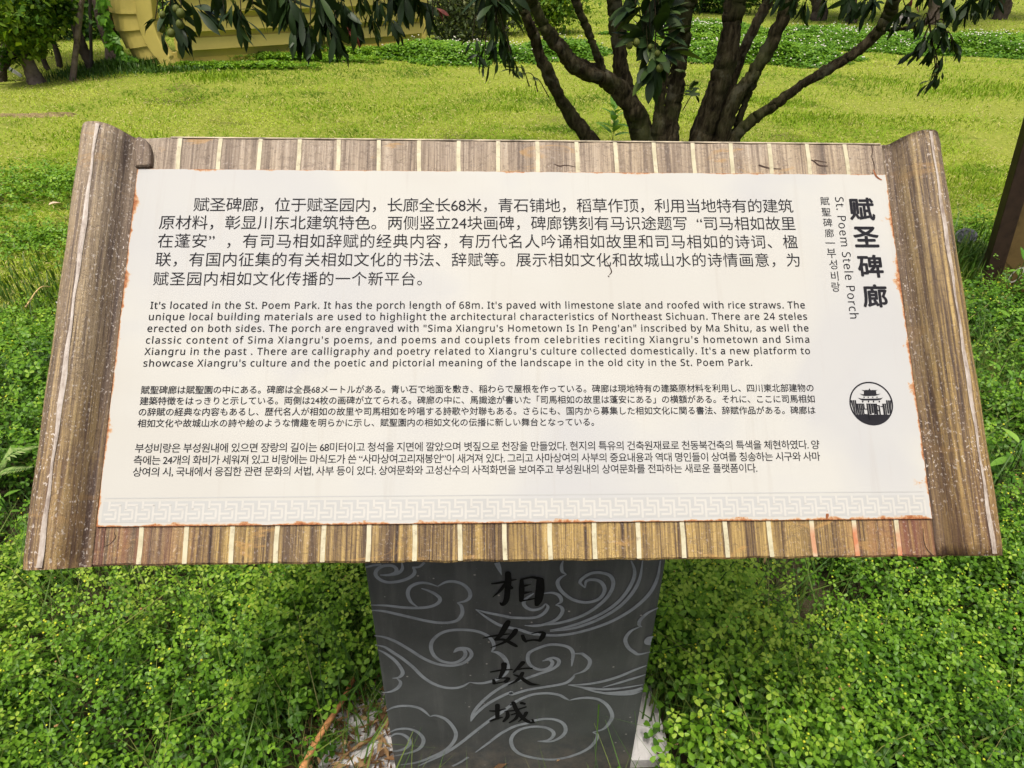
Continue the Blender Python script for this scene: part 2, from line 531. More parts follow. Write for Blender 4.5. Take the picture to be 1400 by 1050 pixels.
# ---- the two scroll rolls: an extruded bulge running down each side
def roll(side):
    if side < 0:
        oT = pan(116, 195, 0.0); oB = pan(33.5, 765, 0.0)
    else:
        oT = pan(1284, 200, 0.0); oB = pan(1366, 752, 0.0)
    xo = (oT[0] + oB[0]) / 2 - side * (0.0080 if side < 0 else 0.0120)
    prof = [(0.0, -0.036), (-0.001, -0.010), (0.001, 0.009), (0.006, 0.024), (0.015, 0.037), (0.029, 0.0460), (0.045, 0.0490), (0.061, 0.0475), (0.075, 0.0410),
            (0.086, 0.0310), (0.095, 0.0185), (0.1015, 0.0085), (0.107, 0.0030), (0.112, 0.0005), (0.118, -0.0028)]
    kw = (abs(xo) - 0.6015) / 0.118
    prof = crom([(a * kw, b * 0.94) for a, b in prof], 4)
    y0, y1 = bb - 0.001, bt - 0.004
    if side > 0: y0 += 0.004
    nst = 40
    v = []; n = len(prof)
    for k in range(nst + 1):
        y = y0 + (y1 - y0) * k / nst
        e = 0.0
        if k == 0 or k == nst: e = 0.0022
        for (s, z) in prof:
            x = xo - side * (s + 0.0006 * math.sin(k * 0.7 + s * 90)) + side * 0.0
            # the rim dips over at both ends
            v.append((x, y, z - e * (1 if z > 0 else 0)))
    f = []
    for k in range(nst):
        for q in range(n - 1):
            a, b = k * n + q, (k + 1) * n + q
            f.append((a, a + 1, b + 1, b) if side < 0 else (a, b, b + 1, a + 1))
    # flat back and ends
    bk = len(v)
    zb = -0.038
    v += [(xo, y0, zb), (xo - side * 0.118 * kw, y0, zb), (xo, y1, zb), (xo - side * 0.118 * kw, y1, zb)]
    f.append(tuple(range(n)) + (bk + 1, bk)); f.append(tuple(nst * n + q for q in range(n)) + (bk + 3, bk + 2))
    f.append((bk, bk + 1, bk + 3, bk + 2))
    f.append(tuple(k * n for k in range(nst + 1)) + (bk + 2, bk))
    m = MB(); m.add(v, f)
    me = m.mesh('scroll_roll')
    for p_ in me.polygons: p_.use_smooth = len(p_.vertices) == 4
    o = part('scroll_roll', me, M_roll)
    # narrow pale line laid along the crest
    st = 0.040 if side < 0 else 0.033
    zt = 0.0415 if side < 0 else 0.0392
    hw = 0.0030
    v = []
    for k in range(nst + 1):
        y = y0 + 0.003 + (y1 - y0 - 0.008) * k / nst
        j = 0.0006 * math.sin(k * 1.3) ; hh = hw * (0.8 + 0.3 * math.sin(k * 0.45 + 1))
        for q, dz in ((-1.0, 0.0002), (0, 0.0011), (1.0, 0.0002)):
            s = st + q * hh
            zz = np.interp(s, prof[:, 0], prof[:, 1])
            v.append((xo - side * s + j, y, zz + 0.0011 + dz * 0.4))
    f = []
    for k in range(nst):
        for q in range(2):
            a, b = k * 3 + q, (k + 1) * 3 + q
            f.append((a, a + 1, b + 1, b) if side < 0 else (a, b, b + 1, a + 1))
    m = MB(); m.add(v, f)
    part('crest_line', m.mesh('crest_line', True), M_crest)
    return xo

def crest_mat():
    m, nt, p = mat('pale_crest_line')
    co = objco(nt, (120, 40, 120))
    f = noise(nt, co, 1.0, 5, 0.75)
    r = ramp(nt, [(0.36, (0.17, 0.13, 0.10)), (0.47, (0.27, 0.23, 0.185)), (0.62, (0.37, 0.33, 0.28))], f)
    nt.links.new(r.outputs[0], p.inputs['Base Color']); p.inputs['Roughness'].default_value = 0.5
    return m
M_crest = crest_mat()
roll(-1); roll(1)

# small curled lip of the left roll at the top, and peeling flakes at the foot
def lip():
    c = [pan(185, 228, 0.004), pan(203, 227, 0.004), pan(206.5, 221, 0.004), pan(206, 205, 0.004), pan(200, 192, 0.004), pan(186, 190, 0.004)]
    c = crom(c + [c[0]], 4)[:-1]
    n = len(c)
    v = [(p[0], p[1], -0.006) for p in c] + [(p[0], p[1], 0.0045) for p in c]
    cx, cy = np.mean(c, axis=0)
    v += [(cx + (p[0] - cx) * 0.86, cy + (p[1] - cy) * 0.93, 0.0065) for p in c]
    f = [(i, (i + 1) % n, n + (i + 1) % n, n + i) for i in range(n)] + [(n + i, n + (i + 1) % n, 2 * n + (i + 1) % n, 2 * n + i) for i in range(n)]
    f.append(tuple(2 * n + i for i in range(n)))
    m = MB(); m.add(v, f)
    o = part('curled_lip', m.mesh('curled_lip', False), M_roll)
lip()

M_crack = plain('dark_crack', (0.034, 0.018, 0.011), 0.8, 0.3, 60)
M_rustl = plain('rust_streak', (0.22, 0.075, 0.025), 0.8, 0.4, 90)

# ---- ribbons: flat strokes in a plane
def ribbon(mb, pts, n0, conv, per=6, round_=False, idx=0):
    """pts rows (px, py, width_px); conv(px,py)->2-D point, width scaled locally; writes into mb at height n0"""
    P = crom(np.asarray(pts, float), per)
    Q = np.array([conv(p[0], p[1]) for p in P])
    s = np.array([np.linalg.norm(conv(p[0] + 1, p[1]) - conv(p[0], p[1])) for p in P]) 
    w = np.maximum(P[:, 2], 0.15) * s / 2
    T = np.gradient(Q, axis=0); T /= np.linalg.norm(T, axis=1)[:, None] + 1e-12
    Nn = np.stack([-T[:, 1], T[:, 0]], 1)
    z = n0 + 0.00003 * idx
    L, R_ = Q + Nn * w[:, None], Q - Nn * w[:, None]
    v = []; f = []
    for a, b in zip(L, R_): v += [(a[0], a[1], z), (b[0], b[1], z)]
    for i in range(len(Q) - 1): f.append((2 * i, 2 * i + 1, 2 * i + 3, 2 * i + 2))
    if round_:
        for e, sg in ((0, -1), (len(Q) - 1, 1)):
            b = len(v); k = 6
            for j in range(k + 1):
                a = -math.pi / 2 + math.pi * j / k
                q = Q[e] + (T[e] * math.cos(a) * sg + Nn[e] * math.sin(a)) * w[e]
                v.append((q[0], q[1], z))
            f.append(tuple(range(b, b + k + 1)) if sg > 0 else tuple(range(b + k, b - 1, -1)))
    mb.add(v, f)

for i, q in enumerate([[(1191, 197, 1.2), (1193, 206, 2), (1192, 214, 1.4), (1195, 225, 2.2), (1195, 234, 1.5)],
                       [(757, 224, 1), (765, 227, 3), (775, 226, 2), (790, 229, 1.2)],
                       [(1105, 218, 2), (1112, 220, 3), (1120, 226, 3.5), (1132, 227, 1.5)], [(1114, 219, 3), (1130, 222, 1.2)],
                       [(141, 748, 1), (150, 744, 1.6), (158, 735, 1.8), (156, 728, 1)], [(143, 748, 1), (142, 726, 1.0)],
                       [(176, 343, 1.2), (172, 352, 3.5), (168, 358, 4.5), (163, 352, 1.5)], [(163, 346, 2), (158, 356, 3), (166, 362, 2), (172, 366, 1)],
                       [(1262, 722, 1), (1263, 740, 1.6), (1268, 752, 2.2), (1276, 760, 2.5)],
                       [(146, 700, 1), (147, 712, 2.2), (144, 725, 1.2)], [(1038, 226, 4), (1052, 230, 3), (1068, 231, 1)]]):
    cr = MB()
    ribbon(cr, [(x, y, w * 0.6) for x, y, w in q], -0.0036, lambda x, y: pan(x, y, -0.0036), 5, True, i)
    part('crack', cr.mesh('crack'), M_crack)

# ---- white panel
pm = MB(); pm.box(-PW / 2, PW / 2, -PH / 2, PH / 2, -0.0035, 0.0)
panel = bevel(part('white_panel', pm.mesh('white_panel'), M_panel), 0.0008, 2)

def on_panel(name, me, m):
    return part(name, me, m, panel)

# ---- printing (the sans serif that comes with Blender; its own fallback covers Chinese, Japanese and Korean)
import os
try:
    FD = os.path.join(bpy.utils.resource_path('LOCAL'), 'datafiles', 'fonts')
    F_LATIN = bpy.data.fonts.load(os.path.join(FD, 'NotoSansMath-Regular.woff2'))
    F_ASIA = None                       # the default font falls back to the bundled CJK glyphs
except Exception:
    F_LATIN = F_ASIA = None
def glyphs(text, spacing=1.0, wordsp=1.0, offset=0.0):
    cu = bpy.data.curves.new('print', 'FONT')
    cu.body = text; cu.size = 1.0; cu.space_character = spacing; cu.space_word = wordsp; cu.resolution_u = 3
    cu.offset = 0.0; cu.fill_mode = 'FRONT'
    fo = F_LATIN if all(ord(c) < 0x2100 for c in text) else F_ASIA
    if fo is not None: cu.font = fo
    ob = bpy.data.objects.new('print', cu); COL.objects.link(ob)
    dg = bpy.context.evaluated_depsgraph_get()
    me = bpy.data.meshes.new_from_object(ob.evaluated_get(dg))
    bpy.data.objects.remove(ob); bpy.data.curves.remove(cu)
    v = np.empty(len(me.vertices) * 3, np.float32); me.vertices.foreach_get('co', v)
    f = [tuple(p.vertices) for p in me.polygons]
    bpy.data.meshes.remove(me)
    return v.reshape(-1, 3)[:, :2].astype(float), f

REF = {}
for c in 'H国부':
    q = glyphs(c)[0][:, 1]
    REF[c] = np.array([q.min(), q.max()])
def print_line(mb, text, L, R_, hpx, em_frac, mid, bold=0.0, z=0.0005, latin=False):
    """text with its ink between the pixels L and R_ (mid height of the line); hpx = ink height in px = em_frac em"""
    A, B = pan(*L), pan(*R_)
    e = B - A; wid = np.linalg.norm(e); e /= wid; nrm = np.array([-e[1], e[0]])
    mx, my = (L[0] + R_[0]) / 2, (L[1] + R_[1]) / 2
    ref = np.array([0.0, 0.727]) if REF.get(em_frac) is None else REF[em_frac]
    em = np.linalg.norm(pan(mx, my - hpx / 2) - pan(mx, my + hpx / 2)) / (ref[1] - ref[0]); mid = (ref[0] + ref[1]) / 2
    v1, _ = glyphs(text, 1.0, 1.0); v2, _ = glyphs(text, 1.2, 1.0)
    w1, w2 = np.ptp(v1[:, 0]), np.ptp(v2[:, 0])
    s = 1 + 0.2 * (wid / em - w1) / (w2 - w1)
    s = min(max(s, 0.8), 1.35)
    v, f = glyphs(text, s, 1.0)
    x = (v[:, 0] - v[:, 0].min()) / np.ptp(v[:, 0]) * wid
    y = (v[:, 1] - mid) * em
    P = A[None] + e[None] * x[:, None] + nrm[None] * y[:, None]
    mb.add(np.column_stack([P, np.full(len(P), z)]), f)
    if bold:
        for k, (dx, dy) in enumerate(((1, 0), (-1, 0), (0, 1), (0, -1))):
            mb.add(np.column_stack([P + bold * em * (dx * e + dy * nrm), np.full(len(P), z + 0.00002 * (k + 1))]), f)

def print_at(mb, ch, c, wpx, hpx, rot=0.0, offset=0.0, z=0.0005):
    """one glyph centred at pixel c, wpx wide and hpx high in the picture"""
    v, f = glyphs(ch, 1, 1, offset)
    mn, mxx = v.min(0), v.max(0)
    v = (v - (mn + mxx) / 2) / (mxx - mn).max()
    C = pan(*c)
    ws = np.linalg.norm(pan(c[0] + wpx / 2, c[1]) - pan(c[0] - wpx / 2, c[1]))
    hs = np.linalg.norm(pan(c[0], c[1] + hpx / 2) - pan(c[0], c[1] - hpx / 2))
    P = C + v * np.array([ws, hs])
    mb.add(np.column_stack([P, np.full(len(P), z)]), f)
    if offset:                                  # a heavier weight: the glyph struck again, slightly shifted
        for k in range(8):
            a = k * math.pi / 4
            Q = P + offset * np.array([ws * math.cos(a), hs * math.sin(a)])
            mb.add(np.column_stack([Q, np.full(len(P), z + 0.00002 * (k + 1))]), f)

cn = ["赋圣碑廊，位于赋圣园内，长廊全长68米，青石铺地，稻草作顶，利用当地特有的建筑",
      "原材料，彰显川东北建筑特色。两侧竖立24块画碑，碑廊镌刻有马识途题写  “司马相如故里",
      "在蓬安”  ，有司马相如辞赋的经典内容，有历代名人吟诵相如故里和司马相如的诗词、楹",
      "联，有国内征集的有关相如文化的书法、辞赋等。展示相如文化和故城山水的诗情画意，为",
      "赋圣园内相如文化传播的一个新平台。"]
tb = MB()
for s, l, r in zip(cn, [(265, 280), (218, 304.5), (216, 329.5), (213, 355), (210, 381.5)], [(1084, 282), (1087, 306), (1090, 331), (1093, 356), (577, 381.5)]):
    print_line(tb, s, l, r, 18.0, '国', 0.38, 0.0)
on_panel('chinese_text', tb.mesh('chinese_text'), M_ink)
en = ["It's located in the St. Poem Park. It has the porch length of 68m. It's paved with limestone slate and roofed with rice straws. The",
      "unique local building materials are used to highlight the architectural characteristics of Northeast Sichuan. There are 24 steles",
      "erected on both sides. The porch are engraved with \"Sima Xiangru's Hometown Is In Peng'an\" inscribed by Ma Shitu, as well the",
      "classic content of Sima Xiangru's poems, and poems and couplets from celebrities reciting Xiangru's hometown and Sima",
      "Xiangru in the past . There are calligraphy and poetry related to Xiangru's culture collected domestically. It's a new platform to",
      "showcase Xiangru's culture and the poetic and pictorial meaning of the landscape in the old city in the St. Poem Park."]
tb = MB()
for s, l, r in zip(en, [(206, 417.5), (204, 433), (202, 449), (200, 465), (198, 480.5), (196.5, 496.5)],
                   [(1100, 417), (1103, 432.5), (1105, 448.5), (1106, 464), (1107, 479.5), (1028, 495.5)]):
    print_line(tb, s, l, r, 9.3, 'H', 0.3635, 0.008)
on_panel('english_text', tb.mesh('english_text'), M_ink)
jp = ["賦聖碑廊は賦聖園の中にある。碑廊は全長68メートルがある。青い石で地面を敷き、稲わらで屋根を作っている。碑廊は現地特有の建築原材料を利用し、四川東北部建物の",
      "建築特徴をはっきりと示している。両側は24枚の画碑が立てられる。碑廊の中に、馬識途が書いた「司馬相如の故里は蓬安にある」の横額がある。それに、ここに司馬相如",
      "の辞賦の経典な内容もあるし、歴代名人が相如の故里や司馬相如を吟唱する詩歌や対聯もある。さらにも、国内から募集した相如文化に関る書法、辞賦作品がある。碑廊は",
      "相如文化や故城山水の詩や絵のような情趣を明らかに示し、賦聖園内の相如文化の伝播に新しい舞台となっている。"]
tb = MB()
for s, l, r in zip(jp, [(193, 533.5), (191.5, 548.5), (190, 563.5), (188.5, 579)], [(1112, 530.5), (1113.5, 545.5), (1114.5, 561), (812, 577)]):
    print_line(tb, s, l, r, 10.4, '国', 0.38, 0.008)
on_panel('japanese_text', tb.mesh('japanese_text'), M_ink)
kr = ["부성비랑은 부성원내에 있으면 장랑의 길이는 68미터이고 청석을 지면에 깔았으며 볏짚으로 천장을 만들었다. 현지의 특유의 건축원재료로 천동북건축의 특색을 체현하였다. 양",
      "측에는 24개의 화비가 세워져 있고 비랑에는 마식도가 쓴 “사마상여고리재봉안”이 새겨져 있다. 그리고 사마상여의 사부의 중요내용과 역대 명인들이 상여를 칭송하는 시구와 사마",
      "상여의 시, 국내에서 응집한 관련 문화의 서법, 사부 등이 있다. 상여문화와 고성산수의 사적화면을 보여주고 부성원내의 상여문화를 전파하는 새로운 플랫폼이다."]
tb = MB()
for s, l, r in zip(kr, [(185, 613), (183, 629.5), (182, 645.5)], [(1120, 608), (1121, 624), (1035, 640)]):
    print_line(tb, s, l, r, 12.0, '부', 0.38, 0.004)
on_panel('korean_text', tb.mesh('korean_text'), M_ink)
tb = MB()
for ch, c in zip("赋圣碑廊", [(1178, 285.8), (1184, 324), (1189.8, 364), (1196, 404.5)]):
    print_at(tb, ch, c, 33, 30, offset=0.027)
# 'St. Poem Stele Porch' runs down the panel, turned a quarter
def vert_line(mb, text, Tp, Bp, cap_px, offset=0.0):
    A, B = pan(*Tp), pan(*Bp)
    e = B - A; wid = np.linalg.norm(e); e /= wid; nrm = np.array([-e[1], e[0]])
    mx, my = (Tp[0] + Bp[0]) / 2, (Tp[1] + Bp[1]) / 2
    em = np.linalg.norm(pan(mx - cap_px / 2, my) - pan(mx + cap_px / 2, my)) / (REF['H'][1] - REF['H'][0])
    v1, _ = glyphs(text, 1.0, 1.0, offset); v2, _ = glyphs(text, 1.2, 1.0, offset)
    s = 1 + 0.2 * (wid / em - np.ptp(v1[:, 0])) / (np.ptp(v2[:, 0]) - np.ptp(v1[:, 0]))
    v, f = glyphs(text, min(max(s, 0.7), 1.5), 1.0, offset)
    x = (v[:, 0] - v[:, 0].min()) / np.ptp(v[:, 0]) * wid; y = (v[:, 1] - REF['H'].mean()) * em
    P = A[None] + e[None] * x[:, None] + nrm[None] * y[:, None]
    mb.add(np.column_stack([P, np.full(len(P), 0.0005)]), f)
on_panel('title_text', tb.mesh('title_text'), M_ink)
tb = MB()
vert_line(tb, "St. Poem Stele Porch", (1147, 269.5), (1168, 435.5), 11.5)
on_panel('english_title', tb.mesh('english_title'), M_ink)
tb = MB()
for ch, c in zip("賦聖碑廊", [(1127.6, 275), (1129.4, 290), (1131.4, 304.4), (1133.6, 318.8)]):
    print_at(tb, ch, c, 12.4, 11.6)
for ch, c in zip("부성비랑", [(1136.6, 346.3), (1139, 361.6), (1141, 377.3), (1142.6, 392.3)]):
    print_at(tb, ch, c, 13, 13)
ribbon(tb, [(1128.2, 332.2, 1.2), (1141.5, 332.4, 1.2)], 0.0005, lambda x, y: pan(x, y), 4)
on_panel('side_title', tb.mesh('side_title'), M_ink)

# ---- round emblem: a gate tower on a wall inside a ring
eb = MB()
def Z(x, y): return (1150 + x / 13.13, 510 + y / 13.13)
def pl(x, y): return pan(*Z(x, y))
ec = pl(538, 546)
er = 0.5 * np.linalg.norm(pl(930, 560) - pl(148, 540))
na = 72
ring = [(ec + er * np.array([math.cos(a), math.sin(a)])) for a in np.linspace(0, 2 * math.pi, na, endpoint=False)]
rin = [(ec + er * 0.937 * np.array([math.cos(a), math.sin(a)])) for a in np.linspace(0, 2 * math.pi, na, endpoint=False)]
eb.add([(p[0], p[1], 0.0005) for p in ring] + [(p[0], p[1], 0.0005) for p in rin], [(i, (i + 1) % na, na + (i + 1) % na, na + i) for i in range(na)])
def inside(p):
    d = p - ec; l = np.linalg.norm(d)
    return ec + d * min(1.0, er * 0.955 / (l + 1e-9))
def poly(pts, z=0.00055, clamp=False):
    q = [pl(*p) for p in pts]
    if clamp: q = [inside(p) for p in q]
    eb.add([(p[0], p[1], z) for p in q], [tuple(range(len(q) - 1, -1, -1))])
# bottom bowl
an = [a for a in np.linspace(math.radians(213), math.radians(327), 30)]
bw = [ec + er * 0.945 * np.array([math.cos(a), math.sin(a)]) for a in an]
eb.add([(p[0], p[1], 0.00053) for p in bw], [tuple(range(len(bw)))])
# wall strokes (dark slats with pale gaps)
def slat(x0, x1, yt, yb, w0=None, k=0):
    poly([(x0, yt), (x1, yt), (x1 + (yb - yt) * 0.14, yb), (x0 + (yb - yt) * 0.14, yb)], 0.00056 + k * 1e-6, True)
for x0, x1 in ((165, 195), (203, 228), (236, 262)): slat(x0, x1, 488, 760)
for x0, x1 in ((268, 300), (307, 332), (339, 362), (368, 392)): slat(x0, x1, 550, 850)
slat(396, 410, 550, 640); slat(448, 474, 550, 850); slat(482, 520, 550, 740); slat(528, 560, 550, 720); slat(566, 612, 550, 740)
slat(478, 500, 740, 850); slat(592, 606, 740, 850); slat(616, 640, 560, 850); slat(664, 690, 590, 850); slat(735, 770, 560, 830); slat(776, 800, 550, 820)
for x0, x1 in ((800, 828), (836, 866), (872, 898)): slat(x0, x1, 490, 730)
for a in ([(330, 640), (400, 652), (400, 664), (330, 652)], [(404, 640), (470, 640), (470, 656), (404, 656)], [(420, 735), (476, 740), (476, 752), (420, 748)],
          [(640, 575), (690, 580), (690, 596), (640, 592)], [(640, 660), (700, 672), (700, 690), (640, 680)], [(700, 592), (745, 596), (745, 612), (700, 606)],
          [(735, 790), (772, 794), (772, 812), (735, 806)], [(430, 822), (490, 826), (490, 846), (430, 840)]): poly(a, 0.00058)
# tower
poly([(405, 315), (470, 312), (490, 300), (503, 272), (520, 300), (540, 312), (620, 316), (632, 382), (405, 388)])
poly([(360, 303), (410, 308), (470, 303), (470, 322), (410, 326)]); poly([(540, 303), (610, 308), (655, 301), (610, 326), (540, 322)])
poly([(325, 368), (370, 380), (440, 384), (600, 382), (670, 378), (712, 368), (660, 396), (600, 410), (420, 412), (385, 402)])
poly([(300, 445), (350, 458), (440, 462), (620, 458), (700, 452), (748, 442), (710, 478), (650, 490), (380, 492), (340, 474)])
for x in (408, 485, 565, 640): poly([(x - 12, 430), (x, 424), (x + 12, 430), (x + 8, 446), (x - 8, 446)])
for x in (385, 488, 578, 682): poly([(x - 12, 500), (x + 8, 494), (x + 14, 516), (x + 4, 532), (x - 10, 524)])
poly([(262, 548), (410, 550), (400, 562), (262, 560)], 0.00057); poly([(450, 548), (640, 550), (640, 562), (450, 560)], 0.00057); poly([(730, 550), (805, 550), (805, 562), (735, 562)], 0.00057)
on_panel('emblem', eb.mesh('emblem'), M_ink)

# ---- pale key-pattern border
kb = MB()
yT = pan(700, 681.5)[1]; yB = pan(700, 709.5)[1]
kx0 = pan(140, 700)[0]; kx1 = PW / 2 - 0.008
hk = yT - yB; pitch = 0.0232; lw = 0.0030
nk = int((kx1 - kx0) / pitch)
def bar(x0, x1, y0, y1, m=kb, z=0.0003): m.add([(x0, y0, z), (x1, y0, z), (x1, y1, z), (x0, y1, z)], [(0, 1, 2, 3)])
bar(kx0, kx1, yB, yT)
bar(-PW / 2 + 0.008, kx1, pan(700, 676.5)[1] - 0.001, pan(700, 676.5)[1] + 0.0006)
wb = MB(); zc = [0.0005]
for i in range(nk):
    x = kx0 + 0.004 + i * pitch; u = pitch; y = yB
    def hb(a, b, c): zc[0] += 1e-7; bar(max(x + a * u, kx0), min(x + b * u, kx1), y + c * hk - lw / 2, y + c * hk + lw / 2, wb, zc[0])
    def vb(a, c, d): zc[0] += 1e-7; bar(x + a * u - lw / 2, x + a * u + lw / 2, y + c * hk, y + d * hk, wb, zc[0])
    vb(0.22, 0.6, 1.0); hb(0.14, 0.66, 0.60); vb(0.64, 0.17, 0.60); hb(0.05, 0.66, 0.17); hb(-0.08, 0.46, 0.385); hb(0.30, 0.92, 0.83); vb(0.87, 0.0, 0.83)
on_panel('key_border', kb.mesh('key_border'), M_key)
on_panel('key_lines', wb.mesh('key_lines'), M_keyw)
# small brown marks on the panel: a drip under the text, a rust hook in the corner
db = MB()
for i, q in enumerate([[(829, 357, 0.6), (834, 366, 1.2), (836, 372, 1.6), (833, 376, 0.8)], [(831.5, 377.5, 1.4), (832.5, 378.5, 1.2)]]):
    ribbon(db, q, 0.0005, lambda x, y: pan(x, y), 4, True, i)
on_panel('brown_mark', db.mesh('brown_mark'), M_crack)
db = MB(); ribbon(db, [(1194, 233, 1.6), (1197, 240, 2.6), (1201, 244, 2.2), (1205, 246, 1.4)], 0.0007, lambda x, y: pan(x, y), 4, True)
on_panel('rust_hook', db.mesh('rust_hook'), M_rustl)
db = MB(); ribbon(db, [(1130, 709, 3), (1131, 704, 4), (1131, 698, 0.6)], 0.0005, lambda x, y: pan(x, y), 4, True, 1)
on_panel('rust_stain', db.mesh('rust_stain'), M_rustl)

# ------------------------------------------------------------------ stone post
SY = 0.80
def st(px, py):
    p = at_y(px, py, SY); return np.array([p[0], p[2]])
def stone_mat():
    m, nt, p = mat('dark_slate')
    t = N(nt, 'TexCoord').outputs['Object']
    a = noise(nt, t, 7, 6, 0.6); b = noise(nt, t, 160, 3, 0.8)
    c = ramp(nt, [(0.3, (0.044, 0.047, 0.046)), (0.55, (0.060, 0.064, 0.062)), (0.75, (0.080, 0.084, 0.082))], a).outputs[0]
    sp = ramp(nt, [(0.64, (0, 0, 0)), (0.71, (1, 1, 1))], b).outputs[0]
    c = mixc(nt, math_(nt, 'MULTIPLY', sp, 0.5), c, (0.24, 0.24, 0.23))
    dr = N(nt, 'Mapping'); dr.inputs['Scale'].default_value = (26, 26, 2.2); nt.links.new(t, dr.inputs['Vector'])
    c = mixc(nt, ramp(nt, [(0.52, (0, 0, 0)), (0.70, (0.55, 0.55, 0.55))], noise(nt, dr.outputs[0], 1.0, 6, 0.65)).outputs[0], c, (0.105, 0.108, 0.102))
    sepz = N(nt, 'SeparateXYZ'); nt.links.new(t, sepz.inputs[0])
    mud = math_(nt, 'MULTIPLY', math_(nt, 'SUBTRACT', 0.17, sepz.outputs['Z']), 5.0, clamp=True)
    mud = math_(nt, 'MULTIPLY', mud, ramp(nt, [(0.42, (0, 0, 0)), (0.62, (0.8, 0.8, 0.8))], noise(nt, t, 24, 7, 0.75)).outputs[0])
    c = mixc(nt, mud, c, (0.155, 0.135, 0.105))
    v = N(nt, 'TexVoronoi'); v.inputs['Scale'].default_value = 38
    nt.links.new(t, v.inputs['Vector'])
    k = math_(nt, 'LESS_THAN', v.outputs['Distance'], 0.085)
    k = math_(nt, 'MULTIPLY', k, math_(nt, 'GREATER_THAN', noise(nt, t, 15, 2, 0.5), 0.52))
    c = mixc(nt, math_(nt, 'MULTIPLY', k, 0.6), c, (0.34, 0.32, 0.29))
    nt.links.new(c, p.inputs['Base Color'])
    p.inputs['Roughness'].default_value = 0.55; p.inputs['Specular IOR Level'].default_value = 0.4
    bump(nt, p, noise(nt, t, 90, 6, 0.7), 0.12, 0.004)
    return m
M_stone = stone_mat()
M_cloud = plain('grey_blue_carved_line', (0.20, 0.22, 0.228), 0.65, 0.18, 30)
M_black = plain('black_brush_ink', (0.006, 0.006, 0.006), 0.7, 0.2, 30, 0.1)
tl, tr = st(498, 772), st(910.5, 768); lb, rb_ = st(540, 1050), st(862, 1050)
def side(a, b, z): return a[0] + (b[0] - a[0]) * (z - a[1]) / (b[1] - a[1])
zt, zb = 0.90, -0.10
xlt, xlb, xrt, xrb = side(tl, lb, zt), side(tl, lb, zb), side(tr, rb_, zt), side(tr, rb_, zb)
pb = MB()
dep = 0.16
ztb = 0.985
pb.add([(xlb, SY, zb), (xrb, SY, zb), (xrt, SY, zt), (xlt, SY, zt), (xlb, SY + dep, zb), (xrb, SY + dep, zb), (xrt, SY + dep, ztb + 0.05), (xlt, SY + dep, ztb + 0.05)],
       [(0, 1, 2, 3), (5, 4, 7, 6), (4, 0, 3, 7), (1, 5, 6, 2), (3, 2, 6, 7), (4, 5, 1, 0)])
post = link('stone_post', pb.mesh('stone_post'), M_stone, sign)
bevel(post, 0.005, 2)
def on_post(name, mb, m):
    # written as (x, z, lift): turn into the post's front plane
    mb.v = [(x, SY - n, z) for (x, z, n) in mb.v]
    o = link(name, mb.mesh(name), m, None)
    o.parent = post
    return o
def zf(ox, oy, s=6.364): return lambda x, y: (ox + x / s, oy + y / s)
z4, z5, z6, z7 = zf(490, 760), zf(700, 760), zf(510, 885), zf(690, 885)
def C(z, *pts): return [z(*p) for p in pts]
